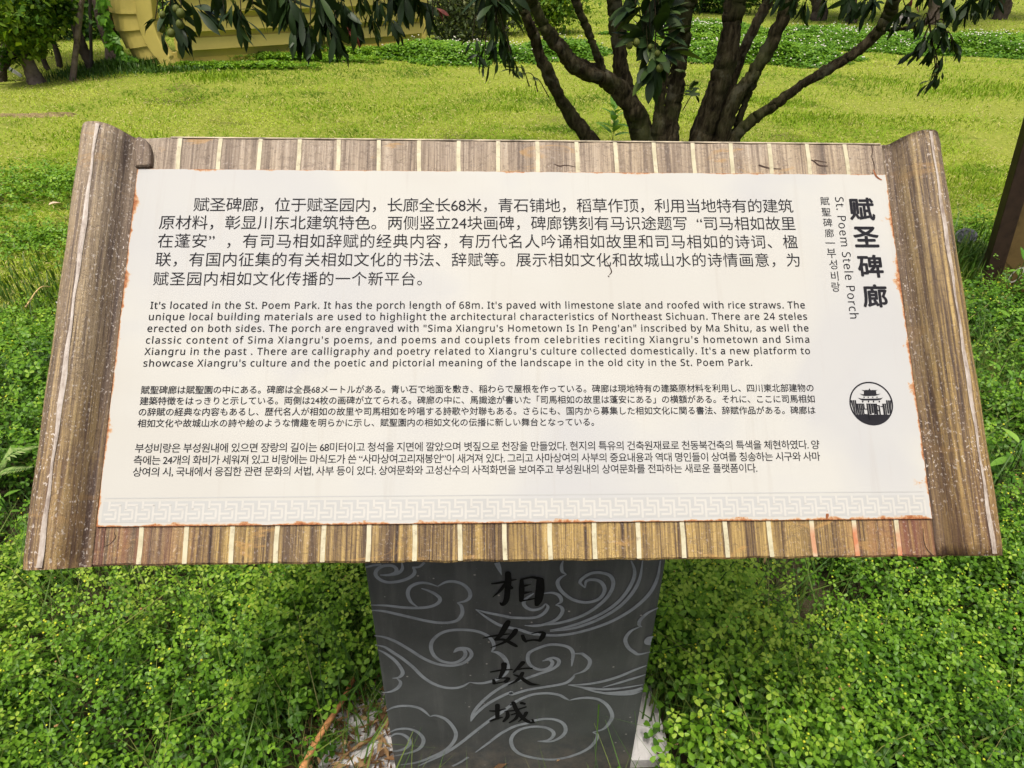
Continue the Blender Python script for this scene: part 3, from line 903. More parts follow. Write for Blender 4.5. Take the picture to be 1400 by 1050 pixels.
curves = [
 C(z4, (190,163),(260,165),(320,145),(330,110),(290,82),(220,85),(165,115),(150,160),(190,205),(260,228),(350,220),(430,195),(480,160),(490,125),(470,100)),
 C(z4, (470,100),(530,92),(575,55)), C(z4, (190,165),(270,162),(340,150),(382,110),(378,50)), C(z4, (62,98),(130,80),(200,72)),
 C(z4, (110,425),(250,430),(400,447),(520,450),(620,440),(690,410),(710,370),(670,330),(610,300),(548,280)),
 C(z4, (520,445),(460,400),(430,330),(450,270),(520,235),(600,235),(690,262)),
 C(z4, (690,262),(760,226),(830,220),(910,245),(965,300),(970,355),(930,390),(860,405)),
 C(z4, (860,405),(893,430),(905,490),(870,550),(800,575),(700,578),(580,560),(450,530),(300,495),(200,475),(115,470)),
 C(z4, (140,690),(230,705),(330,745),(450,815),(570,890),(680,935),(800,952),(900,935),(965,890),(985,850),(960,810),(910,798),(860,805),(828,838)),
 C(z4, (828,838),(875,815),(915,815),(932,845),(915,885),(860,920),(800,928),(720,910),(660,865),(632,800),(645,735),(710,675),(800,645),(930,640),(1040,655),(1120,690),(1165,735),(1180,790),(1158,832)),
 C(z4, (1158,832),(1210,835),(1260,870),(1295,920),(1302,975)) ,
 C(z4, (145,770),(230,790),(300,835)) + C(z6, (250,90),(350,170),(430,250),(520,310),(620,345),(720,350),(790,330),(840,300)),
 C(z6, (840,300),(920,310),(1000,300),(1090,270),(1160,215),(1172,150),(1130,80),(1080,45),(1035,35)),
 C(z6, (40,15),(110,50),(190,110),(245,180),(258,225),(225,258),(168,266)), C(z6, (205,262),(240,300),(220,345),(160,380),(85,392)),
 C(z6, (115,550),(190,515),(290,505),(390,520),(450,555),(495,597)), C(z6, (495,597),(550,590),(630,620),(690,680),(722,750),(700,820),(630,890),(500,955),(370,1000),(210,1022)),
 C(z6, (145,735),(210,710),(300,705),(390,735),(440,800),(410,870),(330,910),(170,945)), C(z6, (150,775),(200,748),(260,755),(310,790),(320,835),(280,875),(220,895),(165,900)),
 C(z6, (390,1030),(520,970),(640,910),(760,830),(860,750),(950,680),(1030,620),(1120,560),(1200,500)) + C(z7, (60,490),(150,440),(250,405),(370,395),(470,410),(520,435),(560,457)),
 C(z7, (560,457),(640,440),(740,435),(830,455),(900,510),(935,590),(910,650),(860,705),(765,735)),
 C(z7, (765,735),(805,755),(790,810),(720,880),(600,935),(450,970),(300,965),(150,930),(80,880),(55,810),(80,750),(150,705),(260,685),(360,695),(420,730),(420,770),(370,805),(285,812)),
 C(z7, (285,812),(400,815),(490,775),(530,720),(510,660),(440,625),(350,618),(260,632)) + C(z6, (1340,655),(1240,680),(1120,740),(1000,830),(890,910)),
 C(z6, (690,1030),(760,995),(830,950)),
 C(z6, (850,640),(870,570),(930,490),(1030,400),(1140,330),(1270,280)) + C(z7, (190,265),(300,225),(400,190),(460,150),(470,110),(430,87),(380,95),(328,115)),
 C(z7, (328,115),(390,102),(415,130),(390,170),(330,190),(270,180),(215,140),(200,80),(230,30)) + C(z5, (310,770),(420,770),(500,795),(530,840),(527,890),(518,955)),
 C(z5, (530,845),(600,845)) + C(z7, (680,55),(735,100),(735,150),(690,200),(605,232)),
 C(z7, (605,232),(590,260),(540,300),(470,320),(350,340),(200,365),(60,405)) + C(z6, (1200,385),(1080,440),(980,500),(900,570),(850,640)),
 C(z5, (110,598),(200,605),(300,585),(390,545),(438,480),(425,438),(378,420)), C(z5, (385,420),(428,390),(410,340),(350,315),(270,322)),
 C(z5, (190,320),(130,360),(102,400),(120,440),(180,465),(250,450),(292,408)), C(z5, (292,408),(312,440),(280,490),(220,525),(140,535),(0,530)) + C(z4, (1260,515),(1130,490),(1020,460)),
 C(z4, (1020,460),(1130,540),(1240,600)) + C(z5, (60,635),(150,665),(250,680),(400,685),(550,665),(700,625),(850,570),(1000,490),(1120,400),(1210,300),(1265,180),(1290,35)),
 C(z5, (330,640),(450,620),(600,575),(750,510),(880,430),(980,330),(1050,210),(1065,120),(1035,35)), C(z5, (330,650),(500,630),(650,588),(800,522),(940,430),(1050,310),(1110,190),(1135,35)),
 C(z5, (120,600),(330,588),(480,560),(640,500),(770,410),(850,320),(880,230),(850,165),(770,140),(690,145),(625,180),(590,225),(635,272)),
 C(z5, (635,272),(645,215),(700,200),(770,220),(805,280),(780,345),(720,385),(630,398),(520,370),(430,300),(395,230),(420,185),(472,155)), C(z5, (472,155),(437,130),(430,80),(445,35)),
 C(z5, (1270,445),(1180,490),(1115,550),(1105,595),(1128,612)), C(z5, (1110,610),(1030,650),(985,720),(1010,790),(1060,830),(1100,850),(1200,830)),
 C(z7, (560,320),(700,315),(850,290),(1000,245),(1130,190),(1235,150)), C(z7, (850,342),(1000,300),(1130,260),(1225,230)),
 C(z7, (550,320),(700,345),(850,358),(1000,350),(1200,318)), C(z7, (650,340),(800,380),(950,400),(1100,400),(1190,375)),
]
cb = MB()
for i, c in enumerate(curves):
    n = len(c)
    pts = []
    for k, (x, y) in enumerate(c):
        e = min(k, n - 1 - k)
        pts.append((x, y, (1.6, 4.4, 5.4)[min(e, 2)] if n > 3 else 3.8))
    ribbon(cb, pts, 0.0006, st, 7, False, i)
ribbon(cb, [(*z5(1228, 690), 1), (*z5(1190, 712), 9), (*z5(1178, 745), 9), (*z5(1200, 765), 2)], 0.0006, st, 6, False, 60)
ribbon(cb, [(*z4(1205, 50), 8), (*z4(1225, 100), 6), (*z4(1246, 158), 0.5)], 0.0006, st, 6, False, 61)
ribbon(cb, [(*z7(800, 385), 1), (*z7(980, 385), 6), (*z7(1120, 372), 8), (*z7(1195, 345), 6)], 0.0006, st, 6, False, 62)
on_post('carved_cloud_lines', cb, M_cloud)
strk = [
 (2, [(285,235,20),(350,228,28),(470,205,30),(572,185,15)]), (2, [(475,110,62),(480,200,70),(470,320,62),(455,430,60),(415,485,45),(385,465,20)]),
 (2, [(450,230,40),(380,320,35),(295,395,8)]), (2, [(470,245,40),(515,285,48)]),
 (2, [(640,195,40),(640,300,60),(635,435,48)]), (2, [(640,182,28),(760,158,30),(870,180,50)]), (2, [(862,190,80),(860,300,95),(840,430,85),(822,485,50)]),
 (2, [(660,262,40),(745,243,10)]), (2, [(660,347,40),(760,330,10)]), (2, [(630,440,30),(720,425,22),(800,410,20)]),
 (2, [(478,690,55),(450,740,70),(385,850,55),(330,900,35)]), (2, [(330,905,35),(430,905,40),(530,955,48),(575,982,36)]), (2, [(568,790,55),(540,840,58),(440,930,40),(270,1000,8)]),
 (2, [(180,885,12),(270,865,28),(400,845,28),(490,835,15)]), (2, [(650,855,38),(668,900,42),(690,930,25)]), (2, [(690,920,30),(780,907,30),(860,915,40)]), (2, [(760,830,10),(840,815,24),(898,825,50),(888,870,60),(855,915,40)]),
 (3, [(270,285,18),(380,265,30),(525,255,20)]), (3, [(430,190,65),(425,250,55),(400,310,45),(375,360,30)]), (3, [(305,380,32),(312,420,42)]), (3, [(310,425,24),(400,407,20),(450,400,30)]), (3, [(340,362,12),(430,355,25),(482,362,40),(450,398,50)]),
 (3, [(655,170,52),(620,210,48),(540,290,15)]), (3, [(590,255,20),(680,240,25),(760,240,25)]), (3, [(650,295,42),(620,350,45),(560,400,35),(475,440,8)]), (3, [(545,315,15),(620,345,40),(700,400,50),(760,430,48),(860,438,8)]),
 (3, [(260,750,20),(340,750,30),(445,725,18)]), (3, [(350,680,52),(350,750,50),(350,840,45)]), (3, [(268,870,30),(330,845,35),(410,825,15)]),
 (3, [(440,755,15),(540,745,25),(600,730,25),(690,702,22)]), (3, [(470,770,40),(470,820,45),(425,875,30)]), (3, [(540,650,45),(580,740,50),(650,830,50),(720,880,45),(785,888,25)]), (3, [(768,855,26),(785,888,22)]),
 (3, [(695,770,44),(660,830,35),(600,880,10)]), (3, [(515,795,20),(590,778,30),(570,840,40),(495,890,22)]), (3, [(640,655,46),(672,664,34)]),
]
for c0, c1 in ((0, 10), (10, 17), (17, 26), (26, 99)):
    kb = MB()
    for i, (w, s) in enumerate(strk[c0:c1]):
        oy = 770 if w == 2 else 885
        ribbon(kb, [(640 + x / 8.747, oy + y / 8.747, wd * 1.13 / 8.747) for x, y, wd in s], 0.0020, st, 6, True, i)
    on_post('brush_character', kb, M_black)

# concrete footing under the post
M_conc = plain('pale_concrete', (0.44, 0.43, 0.42), 0.85, 0.16, 9, 0.2, 0.35)
fb = MB()
nx, ny = 26, 14
fx0, fx1, fy0, fy1 = -0.40, 0.43, 0.803, 1.03
v = []
for j in range(ny + 1):
    for i in range(nx + 1):
        x = fx0 + (fx1 - fx0) * i / nx; y = fy0 + (fy1 - fy0) * j / ny
        brk = sstep(-0.05, -0.25, x)
        z = 0.035 + 0.004 * (vnoise(x * 20, y * 20, 3) - 0.5) + brk * (0.05 * (vnoise(x * 16, y * 16, 8) - 0.62))
        if i in (0, nx): x += 0.02 * (vnoise(y * 14, i, 4) - 0.5)
        v.append((x, y, z))
f = [(j * (nx + 1) + i, j * (nx + 1) + i + 1, (j + 1) * (nx + 1) + i + 1, (j + 1) * (nx + 1) + i) for j in range(ny) for i in range(nx)]
fb.add(v, f)
edge = [i for i in range(nx + 1)] + [(j) * (nx + 1) + nx for j in range(1, ny + 1)] + [ny * (nx + 1) + i for i in range(nx - 1, -1, -1)] + [j * (nx + 1) for j in range(ny - 1, 0, -1)]
b0 = len(fb.v)
fb.v += [(fb.v[e][0], fb.v[e][1], -0.12) for e in edge]
for k in range(len(edge)):
    k2 = (k + 1) % len(edge)
    fb.f.append((edge[k], b0 + k, b0 + k2, edge[k2])); fb.m.append(0)
link('concrete_footing', fb.mesh('concrete_footing'), M_conc, sign)
# ================================================================== GROUND
def graded(a, b, n, c=0.0, p=2.2):
    t = np.linspace(-1, 1, n)
    s = np.sign(t) * np.abs(t) ** p
    return np.where(s < 0, c + s * (c - a), c + s * (b - c))
gx = graded(-420, 420, 150, 0, 3.0); gy = graded(-420, 420, 190, 2.5, 3.0)
X, Y = np.meshgrid(gx, gy)
Zg = terrain(X, Y)
V = np.stack([X, Y, Zg], -1).reshape(-1, 3)
nx_ = len(gx)
ii = (np.arange(len(gy) - 1)[:, None] * nx_ + np.arange(nx_ - 1)[None]).ravel()
F = np.stack([ii, ii + 1, ii + nx_ + 1, ii + nx_], 1)
def ground_mat():
    m, nt, p = mat('turf_soil')
    t = N(nt, 'TexCoord').outputs['Object']
    a = noise(nt, t, 1.3, 8, 0.65, 0.3); b = noise(nt, t, 28, 6, 0.7)
    grass = ramp(nt, [(0.3, (0.12, 0.155, 0.018)), (0.5, (0.18, 0.215, 0.03)), (0.7, (0.26, 0.27, 0.065))], b).outputs[0]
    soil = ramp(nt, [(0.3, (0.025, 0.022, 0.012)), (0.7, (0.075, 0.062, 0.034))], b).outputs[0]
    sep = N(nt, 'SeparateXYZ'); nt.links.new(t, sep.inputs[0])
    k = math_(nt, 'MULTIPLY', math_(nt, 'SUBTRACT', sep.outputs['Y'], 1.8), 0.55, clamp=True)
    k = math_(nt, 'MULTIPLY', k, ramp(nt, [(0.30, (0.35, 0.35, 0.35)), (0.42, (1, 1, 1))], a).outputs[0])
    c = mixc(nt, k, soil, grass)
    nt.links.new(c, p.inputs['Base Color']); p.inputs['Roughness'].default_value = 0.95; p.inputs['Specular IOR Level'].default_value = 0.1
    bump(nt, p, b, 0.6, 0.02)
    return m
gnd = link('ground', amesh('ground', V, F, smooth=True), ground_mat())
gnd['kind'] = 'structure'

# ================================================================== LAWN
def in_lawn(x, y):
    """how far the low weeds (0) have given way to mown lawn (1)"""
    edge = 2.5 + 0.5 * sstep(0.0, 1.5, x) + 0.35 * (vnoise(x * 1.3, y * 1.3, 21) - 0.5)
    return sstep(edge - 0.25, edge + 0.45, y)
patches = [(ground(1180, 60), 2.6, 1.5), (ground(1020, 78), 1.5, 0.7), (ground(1350, 70), 2.2, 1.0), (ground(640, 80), 1.3, 0.6), (ground(955, 50), 1.6, 1.0), (ground(770, 75), 0.8, .6)]
def grass_blades(n, ylo, yhi, seed):
    r = np.random.default_rng(seed)
    u = r.uniform(0, 1, n)
    D = 1 / (1 / ylo + (1 / yhi - 1 / ylo) * u)
    az = r.uniform(-0.92, 0.92, n)
    x, y = D * np.tan(az), D
    tone = fbm(x * 0.55, y * 0.9, 31); tone2 = fbm(x * 2.2, y * 3.0, 57)
    lush = sstep(0.56, 0.66, fbm(x * 0.9, y * 1.5, 77))
    bare = sstep(0.64, 0.72, fbm(x * 0.8 + 9, y * 1.7, 99)) * sstep(3.5, 4.5, y)
    keep = (r.uniform(0, 1, n) < in_lawn(x, y)) & (r.uniform(0, 1, n) > bare * 0.55)
    x, y, tone, tone2, lush, D = x[keep], y[keep], tone[keep], tone2[keep], lush[keep], D[keep]
    n = len(x)
    h = (0.015 + 0.014 * r.uniform(0, 1, n) + 0.022 * lush * r.uniform(0.4, 1, n)) * (1 + 0.05 * D)
    w = (0.0017 + 0.00065 * D) * r.uniform(0.7, 1.3, n)
    lean = 1.5 - 1.15 * r.uniform(0, 1, n) ** 1.8 * (1 - 0.4 * lush)
    a = r.uniform(0, 2 * math.pi, n)
    dx, dy = np.cos(a), np.sin(a)
    straw = r.uniform(0, 1, n) < 0.10 * (1 - 0.7 * lush) * (0.4 + 1.2 * tone)
    lean = np.where(straw, 1.45, lean)
    b = np.stack([x, y, terrain(x, y) + np.where(straw, 0.012, -0.004)], 1)
    t = b + np.stack([dx * np.sin(lean) * h, dy * np.sin(lean) * h, np.cos(lean) * h], 1) * np.where(straw, 1.25, 1.25)[:, None]
    # width across the view so that a blade never vanishes edge-on
    sa = r.uniform(0, math.pi, n)
    s = np.stack([np.cos(sa), np.sin(sa), np.zeros(n)], 1) * w[:, None] / 1.0
    mid = b * 0.45 + t * 0.55 + np.array([0, 0, 1.0]) * (h * 0.18)[:, None]
    V = np.stack([b - s * 0.6, b + s * 0.6, mid + s * 0.5, t, mid - s * 0.5], 1)
    F = np.array([[0, 1, 2, 4]]); 
    Fq = (F[None] + (np.arange(n) * 5)[:, None, None]).reshape(-1, 4)
    # tip as a degenerate-free quad is not possible: use triangles everywhere
    T3 = np.array([[0, 1, 2], [0, 2, 4], [4, 2, 3]])
    Ft = (T3[None] + (np.arange(n) * 5)[:, None, None]).reshape(-1, 3)
    tint = 0.26 + 0.72 * (tone2 - 0.48) + 0.18 * r.uniform(0, 1, n) + 0.85 * (tone - 0.43) - 0.24 * lush
    tint = np.where(straw, r.uniform(0.86, 1.0, n), np.clip(tint, 0.02, 0.78))
    return V.reshape(-1, 3), Ft, np.repeat(tint, 5)
M_lawn = leaf_mat('lawn_blade', [(0.0, (0.08, 0.17, 0.012)), (0.25, (0.205, 0.340, 0.024)), (0.5, (0.355, 0.468, 0.055)), (0.76, (0.465, 0.515, 0.105)), (0.86, (0.46, 0.42, 0.17)), (1.0, (0.52, 0.46, 0.24))], 0.40, 0.7, 0.08, (1.0, 1.0, 0.35))
def blades(n, cen, rx, ry, hmax, seed):
    r = np.random.default_rng(seed)
    x = cen[0] + r.normal(0, rx, n); y = cen[1] + r.normal(0, ry, n)
    b = np.stack([x, y, terrain(x, y)], 1)
    h = hmax * r.uniform(0.4, 1, n); a = r.uniform(0, 6.283, n)
    d = np.stack([np.cos(a), np.sin(a), np.zeros(n)], 1); up = np.array([0, 0, 1.0])
    ln = r.uniform(0.1, 0.9, n)
    m = b + up * (h * 0.6)[:, None] + d * (h * 0.15 * ln)[:, None]
    t = b + up * (h * (1 - 0.3 * ln))[:, None] + d * (h * 0.7 * ln)[:, None]
    s = np.stack([-d[:, 1], d[:, 0], np.zeros(n)], 1) * (0.0019 + 0.0004 * cen[1])
    V = np.stack([b - s, b + s, m + s, m - s, t], 1).reshape(-1, 3)
    T3 = np.array([[0, 1, 2], [0, 2, 3], [3, 2, 4]])
    return V, (T3[None] + (np.arange(n) * 5)[:, None, None]).reshape(-1, 3), np.repeat(np.clip(r.normal(0.42, 0.12, n), 0, 0.75), 5)
V, F, T = grass_blades(640000, 2.1, 16.0, 3)
tf = [(V, F, T), grass_blades(110000, 13.5, 34.0, 4)]
for i, (px, py, rx, ry, n, hh) in enumerate(((1330,255,.45,.12,700,.10),(1360,128,.9,.16,1500,.13),(1240,112,.6,.15,700,.09),(1100,162,.5,.1,900,.09),(1045,140,.35,.09,600,.08),(705,130,.32,.12,700,.09),(690,150,.2,.06,300,.07),(297,107,.28,.1,600,.12),(200,200,.25,.12,500,.09),(105,186,.3,.12,500,.08),(560,150,.5,.1,500,.06),(430,145,.4,.1,300,.06),(940,160,.3,.08,300,.06),(1250,165,.5,.1,500,.06),(250,140,.5,.1,400,.06))):
    v, f, t = blades(n, ground(px, py), rx * .8, ry * 1.5, hh * .55, 20 + i)
    tf.append((v, f, t * 0.75 - 0.02))
o = 0
for k, (v, f, t) in enumerate(tf):
    tf[k] = (v, f + o, np.clip(t, 0, 1)); o += len(v)
V, F, T = (np.concatenate([q[j] for q in tf]) for j in range(3))
lawn = link('lawn_grass', amesh('lawn_grass', V, F, T), M_lawn)
tag(lawn, kind='stuff')
tag(lawn, 'short mown yellow green lawn behind the sign', 'grass')

# ================================================================== LOW CLOVER-LIKE WEEDS IN FRONT
def weed_h(x, y):
    return 0.04 + 0.15 * vnoise(x * 1.9 + 3, y * 1.9, 41) + 0.14 * vnoise(x * 5.2, y * 5.2, 43) + 0.05 * vnoise(x * 13, y * 13, 47)
# one leaf of three leaflets: each leaflet two folded quads plus a notch
def trifoliate():
    V = []; F = []
    prof = [(0.0, 0.0, 0.0), (0.34, 0.24, 0.05), (0.72, 0.34, 0.07), (0.96, 0.20, 0.03), (0.90, 0.0, -0.02)]
    for k in range(3):
        a = math.radians((90, 205, -25)[k]); c, s = math.cos(a), math.sin(a)
        b = len(V)
        loc = [(0.08, 0, 0)] + [(u + 0.08, w, z) for u, w, z in prof[1:4]] + [(0.98, 0, -0.03)] + [(u + 0.08, -w, z) for u, w, z in prof[3:0:-1]] + [(0.5, 0, -0.02)]
        for u, w, z in loc:
            V.append((u * c - w * s, u * s + w * c, z - 0.12 * u * u))
        n = len(loc) - 1
        for i in range(n): F.append((b + i, b + (i + 1) % n, b + n))
    return np.array(V), np.array(F)
TV, TF = trifoliate()
TF = TF[:, ::-1]
slab = (-0.36, 0.39, 0.76, 1.02)
def weeds(n, ylo, yhi, xr, seed, size, thr=None):
    r = np.random.default_rng(seed)
    x = r.uniform(-xr, xr, n); y = r.uniform(ylo, yhi, n)
    den = fbm(x * 2.4, y * 2.4, 61)
    p = sstep(0.27, 0.47, den) * 0.90 + 0.10
    if thr is not None: p = p * thr(x, y)
    ins = (x > slab[0]) & (x < slab[1]) & (y > slab[2]) & (y < slab[3])
    p = np.where(ins, p * np.where(x > 0.2, 0.10, np.where(x > -.2, .3, 0.30)), p)
    # keep the post itself clear
    p = np.where((x > -0.27) & (x < 0.37) & (y > 0.775) & (y < 0.98), 0, p)
    # the two ends of the footing lie almost bare
    p = np.where((x > 0.325) & (x < 0.46) & (y > 0.72) & (y < 0.96), p * 0.08, p)
    p = np.where((x > -0.46) & (x < -0.235) & (y > 0.66) & (y < 0.97), p * 0.14, p)
    k = r.uniform(0, 1, n) < p
    x, y, den = x[k], y[k], den[k]; n = len(x)
    top = weed_h(x, y) * (0.45 + 0.75 * den)
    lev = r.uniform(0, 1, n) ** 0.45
    ins = (x > slab[0] - .05) & (x < slab[1] + .05) & (y > slab[2] - .1) & (y < slab[3])
    top = np.where(ins, top * 0.55, top)
    z = terrain(x, y) + 0.012 + top * lev
    pos = np.stack([x, y, z], 1)
    til = r.normal(0, 0.42, (n, 2))
    nz = np.stack([til[:, 0], til[:, 1] - 0.12, np.ones(n)], 1)
    R = rot_from(nz, r.uniform(0, 6.283, n))
    sc = size * r.uniform(0.55, 1.45, n) * (0.8 + 0.3 * lev) * (0.62 + 0.62 * fbm(x * 2.0 + 7, y * 2.0, 131))
    tone = fbm(x * 1.5, y * 1.5, 71)
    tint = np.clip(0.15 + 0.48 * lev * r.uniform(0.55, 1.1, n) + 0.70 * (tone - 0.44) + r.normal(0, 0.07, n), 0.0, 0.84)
    yel = r.uniform(0, 1, n) < 0.005
    tint = np.where(yel, r.uniform(0.86, 1, n), tint)
    return pos, R, sc, tint, lev
def patchy(x, y):
    e = 1 - in_lawn(x, y)
    return np.maximum(e, 0)
FLOW = []
def sprigs(n, ylo, yhi, xr, seed, size, thr=None):
    """upright shoots, each with a spiral of leaves that get smaller and paler upwards"""
    r = np.random.default_rng(seed)
    x = r.uniform(-xr, xr, n); y = r.uniform(ylo, yhi, n)
    den = fbm(x * 2.4, y * 2.4, 61); fine = vnoise(x * 9, y * 9, 67)
    p = (sstep(0.28, 0.50, den) * 0.88 + 0.12) * (0.35 + 0.65 * sstep(0.25, 0.6, fine))
    if thr is not None: p = p * thr(x, y)
    p = np.where((x > -0.30) & (x < 0.40) & (y > 0.73) & (y < 1.02), 0.04 * p, p)
    p = np.where((x > -0.27) & (x < 0.37) & (y > 0.76) & (y < 0.99), 0, p)
    p = np.where((x > 0.30) & (x < 0.48) & (y > 0.70) & (y < 0.97), p * 0.06, p)
    p = np.where((x > -0.48) & (x < -0.22) & (y > 0.64) & (y < 0.98), p * 0.10, p)
    k = r.uniform(0, 1, n) < p
    x, y, den = x[k], y[k], den[k]; n = len(x)
    m = 8
    H = weed_h(x, y) * (0.45 + 0.8 * den) * r.uniform(0.65, 1.35, n) + 0.015
    H = np.where((x > -0.58) & (x < 0.46) & (y < 0.78), H * 0.45, H)
    tilt = r.normal(0, 0.28, (n, 2)); tilt[:, 1] -= 0.10
    base = np.stack([x, y, terrain(x, y) + 0.008], 1)
    a0 = r.uniform(0, 6.283, n); tone = fbm(x * 1.5, y * 1.5, 71)
    big = 0.72 + 0.55 * fbm(x * 2.0 + 7, y * 2.0, 131)
    sp = r.normal(0, 0.07, n)
    P, R, S, T = [], [], [], []
    for j in range(m):
        t = 0.30 + 0.70 * (j + r.uniform(-0.3, 0.3, n)) / (m - 1)
        a = a0 + 2.4 * j + r.uniform(-0.4, 0.4, n)
        rad = (0.030 - 0.021 * t) * r.uniform(0.6, 1.4, n) * big * (size / 0.0135)
        c = base + np.stack([tilt[:, 0] * H * t + rad * np.cos(a), tilt[:, 1] * H * t + rad * np.sin(a), H * t], 1)
        nz = np.stack([0.55 * np.cos(a) + r.normal(0, .25, n) , 0.55 * np.sin(a) + r.normal(0, .25, n) - 0.12, np.ones(n)], 1)
        P.append(c); R.append(rot_from(nz, r.uniform(0, 6.283, n)))
        S.append(size * big * r.uniform(0.75, 1.25, n) * (1.18 - 0.55 * t ** 2))
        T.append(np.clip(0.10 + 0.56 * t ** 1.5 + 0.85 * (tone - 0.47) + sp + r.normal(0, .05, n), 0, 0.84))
    top = base + np.stack([tilt[:, 0] * H, tilt[:, 1] * H, H * 1.06 + 0.006], 1)
    FLOW.append((top, y, den))
    return np.vstack(P), np.vstack(R), np.concatenate(S), np.concatenate(T), None
Vs, Fs, Ts, o = [], [], [], 0
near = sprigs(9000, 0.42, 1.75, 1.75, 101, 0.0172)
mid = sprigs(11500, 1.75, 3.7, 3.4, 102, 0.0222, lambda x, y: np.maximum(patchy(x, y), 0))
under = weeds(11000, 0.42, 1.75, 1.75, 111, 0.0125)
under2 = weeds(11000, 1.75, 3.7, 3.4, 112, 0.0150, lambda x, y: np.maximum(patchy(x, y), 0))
for i, (pos, R, sc, tint, lev) in enumerate((near, mid, under, under2)):
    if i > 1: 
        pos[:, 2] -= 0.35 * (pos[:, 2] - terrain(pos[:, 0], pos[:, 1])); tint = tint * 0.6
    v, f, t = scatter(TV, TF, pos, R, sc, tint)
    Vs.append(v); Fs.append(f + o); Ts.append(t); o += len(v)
# darker rank tufts farther back on the left lawn and beside the right roll
def tufts(n, cen, rx, ry, seed, size, hh):
    r = np.random.default_rng(seed)
    x = cen[0] + rx * r.normal(0, 0.5, n); y = cen[1] + ry * r.normal(0, 0.5, n)
    x += 0.3 * (vnoise(y * 3, x * 3, seed) - 0.5)
    lev = r.uniform(0, 1, n) ** 0.5
    z = terrain(x, y) + 0.01 + hh * lev * (0.4 + 0.9 * fbm(x * 3, y * 3, seed))
    til = r.normal(0, 0.5, (n, 2))
    R = rot_from(np.stack([til[:, 0], til[:, 1], np.ones(n)], 1), r.uniform(0, 6.28, n))
    tint = np.clip(0.20 + 0.45 * lev * r.uniform(0.4, 1.1, n) + r.normal(0, 0.05, n), 0, 0.84)
    return np.stack([x, y, z], 1), R, size * r.uniform(0.7, 1.4, n), tint, lev
tl_ = [(ground(40, 265), 0.75, 0.45, 1700, .10), (ground(110, 250), 0.4, .25, 700, .07), (ground(25, 330), 0.6, .4, 700, .05), (ground(90, 330), 0.5, .3, 500, .05), (ground(10, 500), .5, .35, 2200, .16), (ground(60, 520), .35, .3, 1300, .13),
       (ground(1310, 330), .5, .35, 1500, .14), (ground(335, 92), .8, .14, 1500, .06), (ground(420, 82), .9, .16, 2200, .08), (ground(500, 76), .7, .16, 1500, .09), (ground(1290, 75), .5, .2, 600, .12), (ground(960, 60), .9, .25, 900, .15)]
for i, (c, rx, ry, n, hh) in enumerate(tl_):
    d = float(c[1])
    pos, R, sc, tint, lev = tufts(n, c, rx, ry, 300 + i, 0.012 + 0.0017 * d, hh)
    v, f, t = scatter(TV, TF, pos, R, sc, np.clip(tint + 0.14, 0, .84))
    Vs.append(v); Fs.append(f + o); Ts.append(t); o += len(v)
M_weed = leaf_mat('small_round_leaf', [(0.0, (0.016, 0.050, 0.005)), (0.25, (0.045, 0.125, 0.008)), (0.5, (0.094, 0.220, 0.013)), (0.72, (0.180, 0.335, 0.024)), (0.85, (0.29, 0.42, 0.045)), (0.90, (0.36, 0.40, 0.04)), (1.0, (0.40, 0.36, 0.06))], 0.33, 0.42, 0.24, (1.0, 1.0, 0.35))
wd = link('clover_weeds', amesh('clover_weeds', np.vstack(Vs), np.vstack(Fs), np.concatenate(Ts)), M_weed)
tag(wd, 'low clover like weeds with small round leaflets around the sign', 'ground cover', kind='stuff')
# stems and long grass threaded through the weeds
def strands(n, seed):
    r = np.random.default_rng(seed)
    x = r.uniform(-2.6, 2.6, n); y = r.uniform(0.45, 3.3, n)
    k = (r.uniform(0, 1, n) < patchy(x, y)) & ~((x > -0.30) & (x < 0.42) & (y > 0.72) & (y < 1.0))
    x, y = x[k], y[k]; n = len(x)
    h = weed_h(x, y) * r.uniform(0.5, 1.25, n)
    a = r.uniform(0, 6.283, n); ln = r.uniform(0.2, 1.3, n)
    b = np.stack([x, y, terrain(x, y)], 1)
    d = np.stack([np.cos(a), np.sin(a), np.zeros(n)], 1)
    up = np.array([0, 0, 1.0])
    m = b + up * (h * 0.65)[:, None] + d * (h * 0.25 * ln)[:, None]
    t = b + up * h[:, None] + d * (h * 0.9 * ln)[:, None]
    w = np.where(r.uniform(0, 1, n) < 0.25, 0.0022, 0.0008) * r.uniform(0.8, 1.3, n)
    sa = a + math.pi / 2
    s = np.stack([np.cos(sa), np.sin(sa), np.zeros(n)], 1) * w[:, None]
    V = np.stack([b - s, b + s, m + s, m - s, t], 1).reshape(-1, 3)
    T3 = np.array([[0, 1, 2], [0, 2, 3], [3, 2, 4]])
    F = (T3[None] + (np.arange(n) * 5)[:, None, None]).reshape(-1, 3)
    return V, F, np.repeat(np.clip(r.normal(0.42, 0.18, n), 0, 1), 5)
V, F, T = strands(26000, 12)
# thick green grass standing against the right flank of the post and under the left roll
parts = [(V, F, T), blades(1800, ground(925, 900), 0.07, 0.10, 0.22, 5), blades(1500, ground(1320, 370), 0.30, 0.25, 0.26, 6), blades(2500, ground(60, 430), 0.5, 0.35, 0.12, 7), blades(1200, ground(460, 900), 0.12, 0.1, 0.2, 8)]

